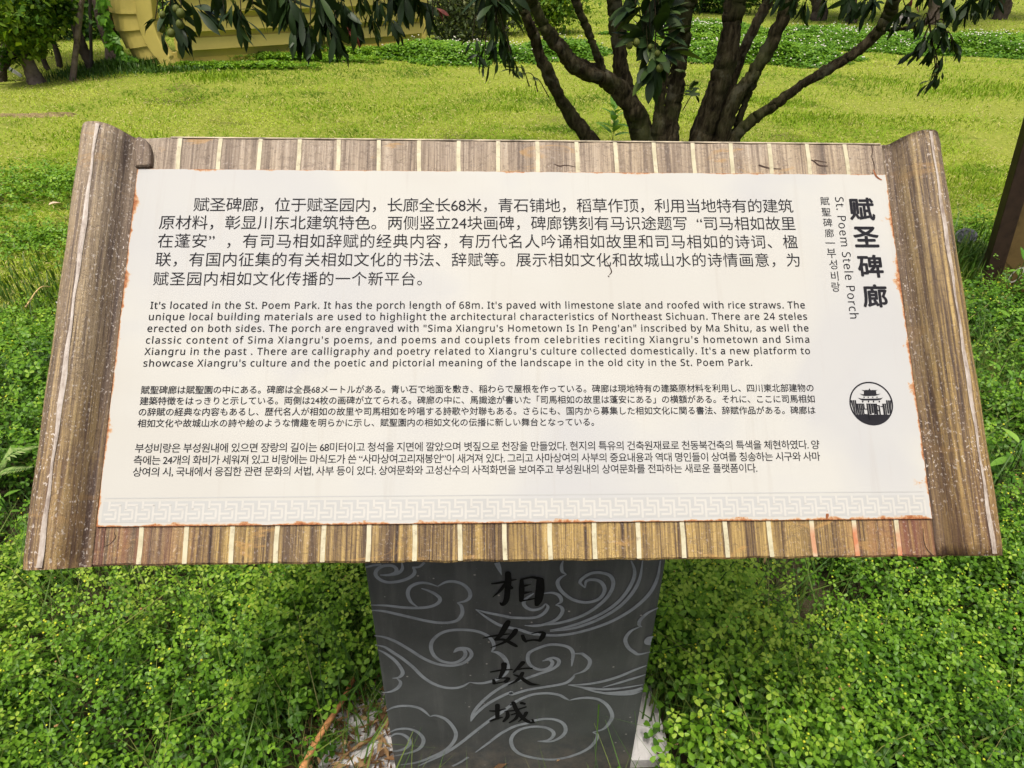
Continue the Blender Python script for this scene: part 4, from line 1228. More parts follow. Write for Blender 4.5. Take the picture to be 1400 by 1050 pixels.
o = 0; Vs = []; Fs = []; Ts = []
for v, f, t in parts: Vs.append(v); Fs.append(f + o); Ts.append(t); o += len(v)
M_strand = leaf_mat('weed_stem', [(0.0, (0.015, 0.05, 0.006)), (0.4, (0.06, 0.14, 0.014)), (0.7, (0.16, 0.20, 0.04)), (1.0, (0.34, 0.28, 0.11))], 0.25, 0.5, 0.3)
so_ = link('weed_stems_and_grass', amesh('weed_stems_and_grass', np.vstack(Vs), np.vstack(Fs), np.concatenate(Ts)), M_strand)
tag(so_, 'thin stems and long grass blades growing through the clover weeds', 'grass', kind='stuff')
# little yellow flower heads
def ico():
    t = (1 + 5 ** 0.5) / 2
    v = np.array([(-1, t, 0), (1, t, 0), (-1, -t, 0), (1, -t, 0), (0, -1, t), (0, 1, t), (0, -1, -t), (0, 1, -t), (t, 0, -1), (t, 0, 1), (-t, 0, -1), (-t, 0, 1)]) / math.hypot(1, t)
    f = np.array([(0, 11, 5), (0, 5, 1), (0, 1, 7), (0, 7, 10), (0, 10, 11), (1, 5, 9), (5, 11, 4), (11, 10, 2), (10, 7, 6), (7, 1, 8), (3, 9, 4), (3, 4, 2), (3, 2, 6), (3, 6, 8), (3, 8, 9), (4, 9, 5), (2, 4, 11), (6, 2, 10), (8, 6, 7), (9, 8, 1)])
    return v, f
IV, IF = ico()
def crowns(q, share, rad, seed):
    top, y, den = q
    r = np.random.default_rng(seed)
    fl = vnoise(top[:, 0] * 1.9, top[:, 1] * 1.9, 88)
    k = r.uniform(0, 1, len(top)) < share * (0.25 + 0.75 * sstep(.3, .6, fl))
    c = top[k]; n = len(c)
    c = np.vstack([c, c[: n // 2] + r.normal(0, 0.010, (n // 2, 3))]); n = len(c)
    R = rot_from(r.normal(0, 0.4, (n, 3)) + np.array([0, 0, 1.0]), r.uniform(0, 6.28, n))
    return scatter(IV * np.array([1, 1, 0.85]), IF, c, R, rad * r.uniform(0.6, 1.3, n), np.where(r.uniform(0, 1, n) < 0.08, 0.95, r.uniform(0, 0.8, n)))
a = crowns(FLOW[0], 0.36, 0.0028, 201); b = crowns(FLOW[1], 0.26, 0.0034, 202)
M_yel = leaf_mat('yellow_flower', [(0.0, (0.30, 0.42, 0.03)), (0.6, (0.48, 0.52, 0.03)), (0.85, (0.60, 0.54, 0.04)), (0.95, (0.30, 0.18, 0.07))], 0.15, 0.6, 0.2)
fo = link('yellow_flowers', amesh('yellow_flowers', np.vstack([a[0], b[0]]), np.vstack([a[1], b[1] + len(a[0])]), np.concatenate([a[2], b[2]])), M_yel)
tag(fo, 'tiny yellow flower heads dotted over the clover weeds', 'flowers', kind='stuff')
# dead leaf litter on the footing and in the gaps
def litter(n, seed):
    r = np.random.default_rng(seed)
    x = np.concatenate([r.uniform(-0.46, -0.22, n // 2), r.uniform(-1.8, 1.8, n - n // 2)]); y = np.concatenate([r.uniform(0.62, 1.05, n // 2), r.uniform(0.45, 2.4, n - n // 2)])
    n = len(x)
    on = (x > -0.38) & (x < 0.41) & (y > 0.70) & (y < 1.03)
    pos = np.stack([x, y, terrain(x, y) + np.where(on, 0.040, 0.012) + r.uniform(0, 0.015, n)], 1)
    R = rot_from(r.normal(0, 0.5, (n, 3)) + np.array([0, 0, 1.0]), r.uniform(0, 6.28, n))
    LV = np.array([(0, -1, 0), (0.28, 0, 0.1), (0, 1, 0.05), (-0.28, 0, 0.1), (0, 0, -0.02)]); LF = np.array([(0, 1, 4), (1, 2, 4), (2, 3, 4), (3, 0, 4)])
    return scatter(LV, LF, pos, R, r.uniform(0.006, 0.022, n), r.uniform(0, 1, n))
V, F, T = litter(1500, 77)
M_lit = leaf_mat('dead_leaf', [(0.0, (0.05, 0.028, 0.014)), (0.5, (0.16, 0.085, 0.035)), (1.0, (0.36, 0.25, 0.12))], 0.1, 0.7, 0.2)
tag(link('leaf_litter', amesh('leaf_litter', V, F, T), M_lit), 'brown dead leaf litter between the weeds and on the footing', 'leaf litter', kind='stuff')
# the stripped orange stick lying across the left end of the footing
A = at_y(494, 947, 1.02); B = at_y(412, 1056, 0.73)
A[2] = max(A[2], 0.075); B[2] = max(B[2], 0.05)
pth = crom([A, A * 0.62 + B * 0.38 + np.array([0.004, 0, 0.004]), A * 0.3 + B * 0.7 - np.array([0.004, 0, 0]), B], 7)
v, f = tube(pth, np.linspace(0.0055, 0.0085, len(pth)) * (1 + 0.10 * np.sin(np.arange(len(pth)) * 1.3)), 9, 0.09, 4)
mb = MB(); mb.add(v, f)
tag(link('stick', mb.mesh('stick', True), plain('stripped_orange_wood', (0.42, 0.20, 0.075), 0.6, 0.4, 40, 0.3, 0.3, (0.16, 0.065, 0.025))), 'bare orange brown stick lying beside the foot of the dark post', 'stick')
# ================================================================== TREES
def leaf_template(nl=6, bend=0.18, fold=0.22, wmax=0.15, peak=0.58):
    V = []; F = []
    for i in range(nl + 1):
        u = i / nl
        w = wmax * (math.sin(math.pi * min(1, (u ** (math.log(0.5) / math.log(peak))))) ** 0.8) if 0 < i < nl else 0.006
        z = -bend * u * u
        V += [(-w, u, z + fold * w), (0, u, z), (w, u, z + fold * w)]
    for i in range(nl):
        a, b = 3 * i, 3 * i + 3
        F += [(a, a + 1, b + 1), (a, b + 1, b), (a + 1, a + 2, b + 2), (a + 1, b + 2, b + 1)]
    return np.array(V), np.array(F)
LV1, LF1 = leaf_template()
LV2, LF2 = leaf_template(6, 0.45, 0.25, 0.118, 0.62)
LV3, LF3 = leaf_template(6, 0.3, 0.25, 0.135, 0.62)
M_bark_old = plain('grey_brown_bark', (0.058, 0.047, 0.022), 0.95, 0.55, 20, 0.02, 1.0, (0.014, 0.011, 0.006))
def bark_mat():
    m, nt, p = mat('lichened_bark')
    t = N(nt, 'TexCoord').outputs['Object']
    mp = N(nt, 'Mapping'); mp.inputs['Scale'].default_value = (34, 34, 9); nt.links.new(t, mp.inputs['Vector'])
    a = noise(nt, mp.outputs[0], 1.0, 7, 0.7, 0.6); b = noise(nt, t, 7.5, 5, 0.65, 0.4); g = noise(nt, t, 3.0, 4, 0.5)
    c = ramp(nt, [(0.34, (0.007, 0.006, 0.004)), (0.47, (0.031, 0.025, 0.014)), (0.58, (0.058, 0.048, 0.027)), (0.72, (0.092, 0.079, 0.049))], a).outputs[0]
    c = mixc(nt, ramp(nt, [(0.56, (0, 0, 0)), (0.63, (0.6, 0.6, 0.6))], b).outputs[0], c, (0.095, 0.090, 0.062))
    c = mixc(nt, ramp(nt, [(0.50, (0, 0, 0)), (0.66, (0.6, 0.6, 0.6))], g).outputs[0], c, (0.045, 0.055, 0.016))
    nt.links.new(c, p.inputs['Base Color']); p.inputs['Roughness'].default_value = 0.95; p.inputs['Specular IOR Level'].default_value = 0.05
    bump(nt, p, a, 1.0, 0.012)
    return m
M_bark = bark_mat()
M_leafd = leaf_mat('dark_evergreen_leaf', [(0.0, (0.009, 0.020, 0.005)), (0.5, (0.018, 0.038, 0.009)), (0.8, (0.042, 0.074, 0.018)), (1.0, (0.16, 0.22, 0.03))], 0.12, 0.46, 0.22, (1.0, 1.0, 0.4))

def limb(pts, rad_px, Y0, Y1, parent, name='stem', seed=0, n=10, m=None):
    """a stem whose middle line is seen along pts; it runs from depth Y0 to depth Y1"""
    k = len(pts)
    P = []; R = []
    for i, ((x, y), rp) in enumerate(zip(pts, rad_px)):
        Yd = Y0 + (Y1 - Y0) * i / (k - 1)
        p = at_y(x, y, Yd)
        P.append(p); R.append(0.88 * rp / 2 / FPX * depth(p))
    Pc = crom(np.column_stack([P, R]), 9)
    r = np.random.default_rng(seed)
    Pc[:, :3] += r.normal(0, 0.004, (len(Pc), 3))
    v, f = tube(Pc[:, :3], Pc[:, 3], n, 0.14, seed)
    mb = MB(); mb.add(v, f)
    return link(name, mb.mesh(name, True), m or M_bark, parent), Pc

ft_base = ground(930, 262)
ft_base[1] = 5.0; ft_base[0] = at_y(930, 250, 5.0)[0]; ft_base[2] = float(terrain(ft_base[0], 5.0))
ftree = empty('fruit_tree', ft_base)
tag(ftree, 'many stemmed evergreen fruit tree with drooping dark leaves right behind the sign', 'tree')
ST = [
 ([(858,262),(830,225),(806,188),(775,150),(757,118),(740,82),(730,50),(720,22),(708,-8),(690,-90)], [30,26,23,20,19,19,17,16,15,13], 5.0, 4.7),
 ([(905,262),(895,225),(878,182),(865,150),(848,124),(822,104),(790,92),(766,67),(747,42),(732,10),(722,-15),(700,-120)], [46,42,36,30,28,27,24,22,20,17,16,13], 5.0, 4.4),
 ([(828,108),(820,85),(811,62),(801,35),(790,8),(782,-20),(760,-120)], [12,12,11,12,12,11,9], 4.72, 4.5),
 ([(898,262),(888,220),(880,180),(862,135),(850,100),(846,62),(841,15),(838,-15),(830,-160)], [40,36,26,23,23,24,25,24,18], 5.05, 5.0),
 ([(918,262),(914,225),(911,185),(920,140),(926,105),(931,62),(937,15),(941,-15),(950,-170)], [44,42,38,26,24,24,26,26,20], 5.0, 4.95),
 ([(903,262),(901,225),(900,185),(902,150),(907,112),(915,70),(920,30),(925,-160)], [30,28,26,15,13,12,12,9], 4.9, 4.8),
 ([(950,262),(953,225),(960,188),(977,134),(992,84),(1000,34),(1006,0),(1012,-40),(1020,-180)], [50,44,36,32,32,31,29,26,20], 5.0, 5.0),
 ([(975,250),(982,190),(996,130),(1013,80),(1033,34),(1051,0),(1068,-40),(1100,-160)], [22,18,15,15,15,15,14,11], 5.1, 5.3),
 ([(960,262),(972,225),(988,184),(1006,134),(1032,98),(1055,60),(1073,17),(1082,-5),(1100,-50),(1130,-170)], [40,34,24,22,21,21,23,24,20,15], 4.95, 4.85),
 ([(985,240),(1003,190),(1011,162),(1023,130),(1036,100),(1046,75)], [14,12,11,10,10,8], 5.0, 4.9),
 ([(968,262),(985,225),(1003,190),(1027,166),(1055,146),(1083,125),(1125,98),(1163,77),(1195,50),(1214,20),(1225,-6),(1240,-60),(1260,-150)], [36,30,19,17,16,15,15,15,17,20,19,16,12], 5.0, 4.5),
 ([(1207,40),(1222,40),(1240,38),(1256,36),(1270,30),(1285,10)], [6,5,5,4.5,4,3], 4.5, 4.35),
]
for i, (pts, rp, y0, y1) in enumerate(ST):
    limb(pts, rp, y0, y1, ftree, 'stem', 40 + i, 14)
# knots on the stems
LVs, LFs, LTs, lo = [], [], [], 0
twigs = []
def cluster(c, axis, n, L, seed, spread=0.8, tmpl=(LV1, LF1), tone=0.35):
    global lo
    r = np.random.default_rng(seed)
    axis = np.asarray(axis, float); axis /= np.linalg.norm(axis)
    d = axis[None] + spread * r.normal(0, 0.62, (n, 3))
    d /= np.linalg.norm(d, axis=1)[:, None]
    pos = np.asarray(c)[None] + r.normal(0, 0.010, (n, 3)) - axis[None] * r.uniform(0, 0.05, n)[:, None]
    R = rot_dir(d, np.tile([0.0, -0.25, 1.0], (n, 1)) + r.normal(0, 0.35, (n, 3)), r.normal(0, 0.5, n))
    sc = np.stack([L * r.uniform(0.8, 1.25, n), L * r.uniform(0.65, 1.15, n), L * r.uniform(0.4, 1.3, n)], 1)
    t = np.clip(r.normal(tone, 0.16, n), 0, 0.85)
    v, f, tt = scatter(tmpl[0], tmpl[1], pos, R, sc, t)
    LVs.append(v); LFs.append(f + lo); LTs.append(tt); lo += len(v)
def twig(a, b, r0=0.006, r1=0.003, seed=0):
    a = np.asarray(a, float); b = np.asarray(b, float)
    m = (a + b) / 2 + np.array([0.02 * math.sin(seed), 0.02 * math.cos(seed * 1.7), 0.05])
    p = crom([a, m, b], 5)
    twigs.append(tube(p, np.linspace(r0, r1, len(p)), 5, 0.1, seed))
# (px, py, depth, leaves, leaf length in px, axis (right, away, up), spread)
CL = [
 (232,18,4.2,11,38,(-.1,0,-.9),1.1), (250,40,4.2,9,34,(.4,0,-1),.6), (238,2,4.25,9,36,(0,0,-.3),1.3), (275,12,4.2,6,38,(1,0,-.5),.6), (212,28,4.2,4,28,(-.8,0,-.4),.7), (225,52,4.2,3,26,(-.2,0,-1),.4),
 (322,12,4.1,8,38,(.1,0,-1),.7), (330,30,4.1,6,36,(.1,0,-1),.5), (346,10,4.1,4,38,(.8,0,-.6),.4), (308,22,4.1,3,32,(-.9,0,-.5),.4), (300,-12,4.2,8,36,(0,0,-.7),.9), (355,-14,4.2,8,36,(0,0,-.7),.9),
 (395,5,3.9,10,44,(-.2,0,-1),.6), (412,28,3.9,10,44,(0,0,-1),.5), (436,10,3.8,12,46,(.1,0,-1),.6), (424,48,3.85,9,40,(0,0,-1),.4), (455,38,3.8,11,44,(.1,0,-1),.5), (470,12,3.9,11,44,(.3,0,-1),.6), (486,28,3.9,8,36,(.3,0,-1),.5), (462,58,3.8,7,34,(.05,0,-1),.4), (380,-10,4,9,44,(-.2,0,-.8),.8), (440,-20,4,10,44,(0,0,-.7),1), (406,40,3.9,8,40,(-.1,0,-1),.4),
 (520,10,5.0,10,26,(0,0,-1),.9), (535,30,5.0,10,24,(.2,0,-1),.8), (508,32,5.0,10,24,(-.1,0,-1),.8), (550,12,5.0,8,26,(.4,0,-.8),.8), (545,42,5.1,6,20,(.3,0,-1),.6), (515,45,5.1,6,20,(0,0,-1),.5), (495,5,5,9,28,(0,0,-.8),1),
 (550,-8,4.3,10,42,(.1,0,-.8),.8), (572,2,4.3,9,40,(.3,0,-1),.6), (585,12,4.3,5,34,(.3,0,-1),.5), (592,30,4.3,3,20,(.3,0,-1),.3), (535,-15,4.3,9,42,(0,0,-.7),.9),
 (672,18,4.0,7,34,(-.1,0,-1),.7), (684,12,4.0,6,44,(.8,0,-.5),.5), (682,40,4.0,9,32,(.3,0,-1),.6), (690,62,4.0,9,30,(.5,0,-.9),.6), (674,66,4.0,7,26,(0,0,-1),.6), (654,75,4.0,7,20,(-.3,0,-1),.5), (662,90,4.0,6,18,(.1,0,-1),.5), (645,60,4.0,4,18,(-.3,0,-.4),.7), (700,80,4.0,6,28,(.7,0,-.9),.4), (665,-5,4.0,9,40,(0,0,-.6),1), (676,88,4,3,24,(0,0,-1),.2), (690,-2,4.1,8,40,(.3,0,-.7),.8),
 (882,25,3.7,10,46,(0,-.4,-.2),1.3), (905,15,3.7,8,48,(.6,-.3,.1),.9), (868,10,3.7,8,48,(-.4,-.3,-.1),1.0), (888,62,3.65,9,44,(0,-.4,-.3),1.2), (878,50,3.65,7,46,(-.6,-.4,.1),.8), (902,42,3.65,7,48,(.5,-.4,.3),.8), (896,85,3.6,10,42,(-.1,-.3,-.9),.9), (912,70,3.65,6,44,(.6,-.3,.1),.7), (888,95,3.6,6,42,(-.4,-.2,-.9),.5), (900,-12,3.7,10,48,(0,-.2,-.3),1.2), (862,-10,3.8,9,46,(0,-.2,-.4),1.1),
 (1085,0,4.5,9,30,(0,0,-.9),.9), (1100,10,4.5,7,28,(.3,0,-1),.6), (1068,-5,4.5,7,30,(-.3,0,-.8),.7), (1128,2,4.5,8,28,(0,0,-.8),.9),
 (1162,-2,4.4,10,34,(-.2,0,-.9),.9), (1180,10,4.4,9,30,(-.1,0,-1),.7), (1198,-5,4.4,9,34,(0,0,-.8),1), (1195,8,4.4,7,28,(.4,0,-.6),.8), (1170,14,4.4,5,26,(-.3,0,-1),.5),
 (1240,15,4.4,9,30,(.1,0,-.8),1), (1258,32,4.35,10,28,(0,0,-.8),1), (1278,40,4.35,10,28,(.1,0,-1),.9), (1262,58,4.35,10,30,(-.5,0,-.9),.7), (1290,45,4.35,10,26,(.4,0,-.8),.9), (1302,60,4.35,10,24,(.6,0,-.8),.7), (1272,75,4.35,10,28,(0,0,-1),.6), (1284,88,4.35,8,20,(0,0,-1),.5), (1276,112,4.35,7,18,(-.1,0,-1),.7), (1268,118,4.35,4,20,(-.8,0,-.7),.3), (1312,72,4.4,6,18,(.5,0,-.9),.5), (1255,70,4.35,5,28,(-.8,0,-.6),.4), (1225,30,4.45,6,26,(0,0,-.6),1), (1280,100,4.35,5,16,(0,0,-1),.7),
 (1300,2,4.1,9,34,(-.1,0,-.9),.8), (1325,5,4.1,9,34,(0,0,-1),.7), (1345,0,4.1,9,30,(.2,0,-.9),.8), (1312,20,4.1,6,28,(-.4,0,-1),.5), (1335,15,4.1,6,26,(.2,0,-1),.5), (1365,-8,4.1,7,30,(.3,0,-.8),.7), (1270,-10,4.2,9,34,(0,0,-.8),.9), (1362,8,4.1,4,24,(.5,0,-.9),.4),
]
# boughs just above the picture that carry the hanging clusters
BOUGH = [
 ([(700,-120,4.4),(630,-70,4.25),(560,-52,4.25),(480,-46,4.0),(400,-44,3.95),(320,-44,4.1),(240,-36,4.2)], .030, .009),
 ([(560,-52,4.25),(540,-40,4.8),(520,-25,5.0)], .014, .006),
 ([(690,-90,4.7),(680,-50,4.2),(672,-25,4.05)], .016, .007),
 ([(925,-160,4.8),(905,-100,4.2),(885,-45,3.75)], .018, .008),
 ([(1225,-6,4.5),(1180,-30,4.48),(1130,-40,4.5),(1080,-36,4.5)], .016, .007),
 ([(1240,-60,4.45),(1290,-48,4.25),(1340,-40,4.1),(1370,-36,4.1)], .018, .007),
 ([(1270,30,4.36),(1275,60,4.36),(1280,100,4.36)], .006, .003),
]
BS = []
for i, (pts, r0, r1) in enumerate(BOUGH):
    P = crom(np.array([at_y(*q) for q in pts]), 8)
    BS.append(P)
    v, f = tube(P, np.linspace(r0, r1, len(P)), 8, .12, 70 + i)
    mb = MB(); mb.add(v, f); link('branch', mb.mesh('branch', True), M_bark, ftree)
BS = np.vstack(BS)
for i, (x, y, Yd, n, lp, ax, sp) in enumerate(CL):
    c = at_y(x, y, Yd)
    L = lp / FPX * depth(c) * (0.85 if x > 1050 else 1.0)
    if x > 1050 or x < 600: n = int(n * 1.3)
    cluster(c, ax, n, L, 500 + i, sp, (LV1, LF1) if 855 < x < 920 and Yd < 3.85 else ((LV2, LF2) if i % 3 else (LV3, LF3)), 0.55 if Yd < 3.75 and 850 < x < 930 else 0.33)
    up = c - np.asarray(ax) / np.linalg.norm(ax) * 0.04
    root = BS[np.argmin(np.linalg.norm(BS - (c + np.array([0, 0, .10])), axis=1))]
    twig(root, c, 0.005, 0.0025, i)
# the crown above the picture
r = np.random.default_rng(900)
ncl = 230
for i in range(ncl):
    d = r.normal(0, 1, 3); d /= np.linalg.norm(d)
    q = r.uniform(0.55, 1.0)
    c = np.array([1.05, 4.55, 2.95]) + d * np.array([2.9, 1.25, 1.05]) * q
    if c[2] < 1.62 + 0.02 * c[1] + 0.22: continue
    if c[1] < 3.9 and c[2] < 2.2: continue
    ax = d * np.array([1, 1, 0.5]) + np.array([0, 0, -0.25])
    cluster(c, ax, 9, r.uniform(0.15, 0.21), 1000 + i, 0.9, (LV2, LF2), 0.38)
    if i % 2 == 0:
        root = np.array([0.75 + 0.55 * (c[0] - 1.05) * 0.6, 4.75, 2.1])
        twig(root, c, 0.016, 0.004, i)
# light young shoots low on the stems
sh = []
for (x, y, Yd, n, lp, ax) in ((700,92,4.7,5,17,(-.6,0,.2)), (712,100,4.7,4,16,(-.2,0,.7)), (728,108,4.72,3,10,(-.6,0,.1)), (940,128,4.9,5,14,(.6,0,.3)), (946,118,4.9,4,14,(.2,0,.8)), (955,128,4.9,3,12,(.9,0,-.2)), (935,62,4.9,3,10,(.8,0,.2)), (934,95,4.9,3,10,(.8,0,.2))):
    c = at_y(x, y, Yd)
    cluster(c, ax, n, lp / FPX * depth(c) * 1.2, int(x), 0.6, (LV1, LF1), 0.82)
    twig(c + np.array([0.12 if x < 800 else -0.08, 0.05, -0.12]), c, 0.004, 0.002, x)
ncf = sum(len(f) for f in LFs)
for v, f in twigs:
    tri = []
    for q in f:
        for k in range(1, len(q) - 1): tri.append((q[0], q[k], q[k + 1]))
    LVs.append(np.array(v)); LFs.append(np.array(tri) + lo); LTs.append(np.zeros(len(v))); lo += len(v)
allf = np.vstack(LFs)
crown = link('crown', amesh('crown', np.vstack(LVs), allf, np.concatenate(LTs), smooth=True, mats=(np.arange(len(allf)) >= ncf).astype(int)), M_leafd, ftree)
crown.data.materials.append(M_bark)
# a few reddish old leaves
LVs, LFs, LTs, lo = [], [], [], 0
for (x, y, Yd, ax, lp) in ((600,14,4.3,(.5,0,-.6),20), (603,20,4.3,(.3,0,-1),16), (484,50,3.9,(.6,0,-1),26), (1250,3,4.4,(0,0,-1),18)):
    c = at_y(x, y, Yd); cluster(c, ax, 2, lp / FPX * depth(c), int(x) + 7, 0.4)
M_redleaf = plain('old_red_leaf', (0.15, 0.035, 0.025), 0.5, 0.4, 30)
link('old_leaves', amesh('old_leaves', np.vstack(LVs), np.vstack(LFs), None), M_redleaf, ftree)
# green fruits
M_fruit = plain('unripe_fruit_skin', (0.075, 0.090, 0.016), 0.6, 0.3, 60, 0.2)
def fruit_mesh():
    nseg, nr = 12, 8; v = [(0, 0, 1)]; f = []
    for j in range(1, nr):
        a = math.pi * j / nr
        rr = math.sin(a) * (1 - 0.08 * math.cos(a))
        for k in range(nseg): v.append((rr * math.cos(6.2832 * k / nseg), rr * math.sin(6.2832 * k / nseg), math.cos(a) * 1.12))
    v.append((0, 0, -1.12))
    for k in range(nseg): f.append((0, 1 + k, 1 + (k + 1) % nseg))
    for j in range(nr - 2):
        for k in range(nseg):
            a = 1 + j * nseg + k; b = 1 + j * nseg + (k + 1) % nseg
            f.append((a, a + nseg, b + nseg, b))
    e = len(v) - 1
    for k in range(nseg): f.append((1 + (nr - 2) * nseg + k, e, 1 + (nr - 2) * nseg + (k + 1) % nseg))
    m = MB(); m.add(v, f); return m.mesh('fruit', True)
fm = fruit_mesh(); fm.materials.append(M_fruit)
for (x, y, Yd, dpx) in ((222,20,4.15,11),(221,39,4.12,12),(234,45,4.12,13),(241,12,4.12,12),(247,18,4.1,14),(246,33,4.1,13),(861,62,3.58,11),(870,58,3.58,12),(899,73,3.55,10),(902,93,3.52,12),(889,64,3.6,8)):
    o = bpy.data.objects.new('fruit', fm); COL.objects.link(o); o.parent = ftree
    p = at_y(x, y, Yd); s = 0.82 * dpx / 2 / FPX * depth(p)
    o.location = Vector(p) - Vector(ft_base); o.scale = (s, s, s); o.rotation_euler = (0.3 * math.sin(x), 0.4 * math.cos(y), x)

# ------------------------------------------------------------------ generic trees and bushes behind the lawn
QV = np.array([(0, 0, 0), (0.30, 0.42, 0.06), (0, 1, -0.08), (-0.30, 0.42, 0.06), (0, 0.45, -0.02)]); QF = np.array([(0, 1, 4), (1, 2, 4), (2, 3, 4), (3, 0, 4)])
def foliage(cen, rad, n, size, seed, clumps=26, tone=0.5, flat=0.0):
    """leaf faces gathered in clumps through an ellipsoid"""
    r = np.random.default_rng(seed)
    cen = np.asarray(cen, float); rad = np.asarray(rad, float)
    d = r.normal(0, 1, (clumps, 3)); d /= np.linalg.norm(d, axis=1)[:, None]
    cc = cen + d * rad * r.uniform(0.25, 0.95, clumps)[:, None]
    ct = np.clip(r.normal(tone, 0.16, clumps), 0, 1)
    k = r.integers(0, clumps, n)
    off = r.normal(0, 1, (n, 3)) * (rad * 0.24)
    pos = cc[k] + off
    R = rot_dir(r.normal(0, 1, (n, 3)) + np.array([0, 0, -0.3]), None, r.normal(0, 0.7, n))
    sc = size * r.uniform(0.6, 1.4, n)
    t = np.clip(ct[k] + r.normal(0, 0.10, n), 0, 1)
    return scatter(QV, QF, pos, R, sc, t)
def cat(lst):
    V, F, T, o = [], [], [], 0
    for v, f, t in lst: V.append(v); F.append(f + o); T.append(t); o += len(v)
    return np.vstack(V), np.vstack(F), np.concatenate(T)
M_wood1 = leaf_mat('woodland_leaf', [(0.0, (0.010, 0.030, 0.006)), (0.4, (0.032, 0.085, 0.012)), (0.7, (0.085, 0.175, 0.018)), (1.0, (0.20, 0.29, 0.03))], 0.35, 0.55, 0.15, (1, 1, 0.3))
M_bush = leaf_mat('grey_green_leaf', [(0.0, (0.035, 0.055, 0.025)), (0.5, (0.10, 0.135, 0.055)), (0.8, (0.19, 0.21, 0.09)), (1.0, (0.33, 0.30, 0.20))], 0.25, 0.6, 0.15)
M_barkd = plain('dark_bark', (0.060, 0.048, 0.036), 0.95, 0.45, 9, 0.15, 0.6, (0.016, 0.012, 0.009))
M_barkg = plain('grey_rough_bark', (0.16, 0.125, 0.098), 0.95, 0.4, 11, 0.15, 0.8, (0.05, 0.036, 0.028))

def bg_tree(name, pts, wpx, Yd, top, crad, nleaf, size, lab, cat_, seed, bark=None, fol=None, tone=0.5, group=None, branches=4):
    """a tree whose trunk is seen along pts; above them it goes on to 'top' (offset from its last point) and carries a crown"""
    if Yd is None: Yd = float(ground(*pts[0])[1])
    base = at_y(*pts[0], Yd)
    g0 = terrain(base[0], base[1])
    root = empty(name, (base[0], base[1], float(g0)))
    tag(root, lab, cat_, group)
    P = [np.array([base[0], base[1], min(base[2], g0) - 0.1])] if base[2] > g0 - 0.05 else []
    P += [at_y(x, y, Yd) for x, y in pts]
    R = [w / 2 / FPX * depth(at_y(*pts[min(i, len(pts) - 1)], Yd)) for i, w in enumerate(wpx)]
    if len(P) > len(R): R = [R[0] * 1.15] + R
    last = P[-1]
    P.append(last + np.asarray(top) * 0.5); R.append(R[-1] * 0.75)
    P.append(last + np.asarray(top)); R.append(R[-2] * 0.4)
    Pc = crom(np.column_stack([P, R]), 6)
    v, f = tube(Pc[:, :3], np.abs(Pc[:, 3]), 10, 0.14, seed)
    mb = MB(); mb.add(v, f)
    cen = last + np.asarray(top) * 1.0
    r = np.random.default_rng(seed)
    for i in range(branches):
        s = Pc[-1 - int(r.integers(3, 9))]
        e = cen + r.normal(0, 0.55, 3) * np.asarray(crad)
        q = crom([s[:3], (s[:3] + e) / 2 + r.normal(0, 0.1, 3), e], 6)
        v, f = tube(q, np.linspace(abs(s[3]) * 0.6, 0.012, len(q)), 6, 0.1, seed + i); mb.add(v, f)
    link('trunk', mb.mesh('trunk', True), bark or M_barkd, root)
    if nleaf:
        V, F, T = foliage(cen, crad, nleaf, size, seed + 50, 30, tone)
        link('crown', amesh('crown', V, F, T), fol or M_wood1, root)
    return root
G4 = 'trees of the dark grove left of the yellow boat'
bg_tree('tree', [(50,114),(44,100),(36,82),(28,64),(18,40)], [23,20,18,17,15], None, (-0.5,0.3,3.0), (1.3,1.2,1.1), 1300, .12, 'leaning tree with rough grey trunk at the left edge of the lawn', 'tree', 11, M_barkg, None, 0.62)
bg_tree('tree', [(126,98),(120,82),(113,66),(105,40),(99,8)], [14,13,13,11,9], None, (-0.3,0.3,2.6), (1.5,1.2,1.2), 1300, .13, 'slim leaning dark trunk between the pole and the ivy covered tree', 'tree', 12, None, None, 0.45)
ivt = bg_tree('tree', [(160,90),(154,66),(146,40),(139,18),(131,-6)], [25,22,20,19,18], None, (-0.6,0.2,2.6), (1.5,1.3,1.2), 1200, .13, 'thick grey brown leaning trunk beside the curved end of the yellow boat', 'tree', 13, M_barkg, None, 0.5)
bg_tree('tree', [(83,92),(78,72),(70,50),(62,28),(55,6)], [8,7,7,6,6], None, (-0.3,0.2,2.4), (1.2,1.0,1.0), 900, .12, 'thin crooked dark tree in the shade of the grove', 'tree', 14, None, None, 0.35)
bg_tree('tree', [(66,96),(58,76),(60,50),(72,30),(84,6)], [7,7,6,6,5], None, (0.4,0.2,2.4), (1.2,1.0,1.0), 900, .12, 'thin dark tree bending right deep in the grove', 'tree', 15, None, None, 0.4)
bg_tree('tree', [(4,112),(3,90),(6,60),(2,20)], [12,10,9,8], None, (-0.6,0.1,2.8), (1.2,1.0,1.2), 1300, .10, 'bright leafy tree cut off by the left edge of the photo', 'tree', 16, None, None, 0.75)
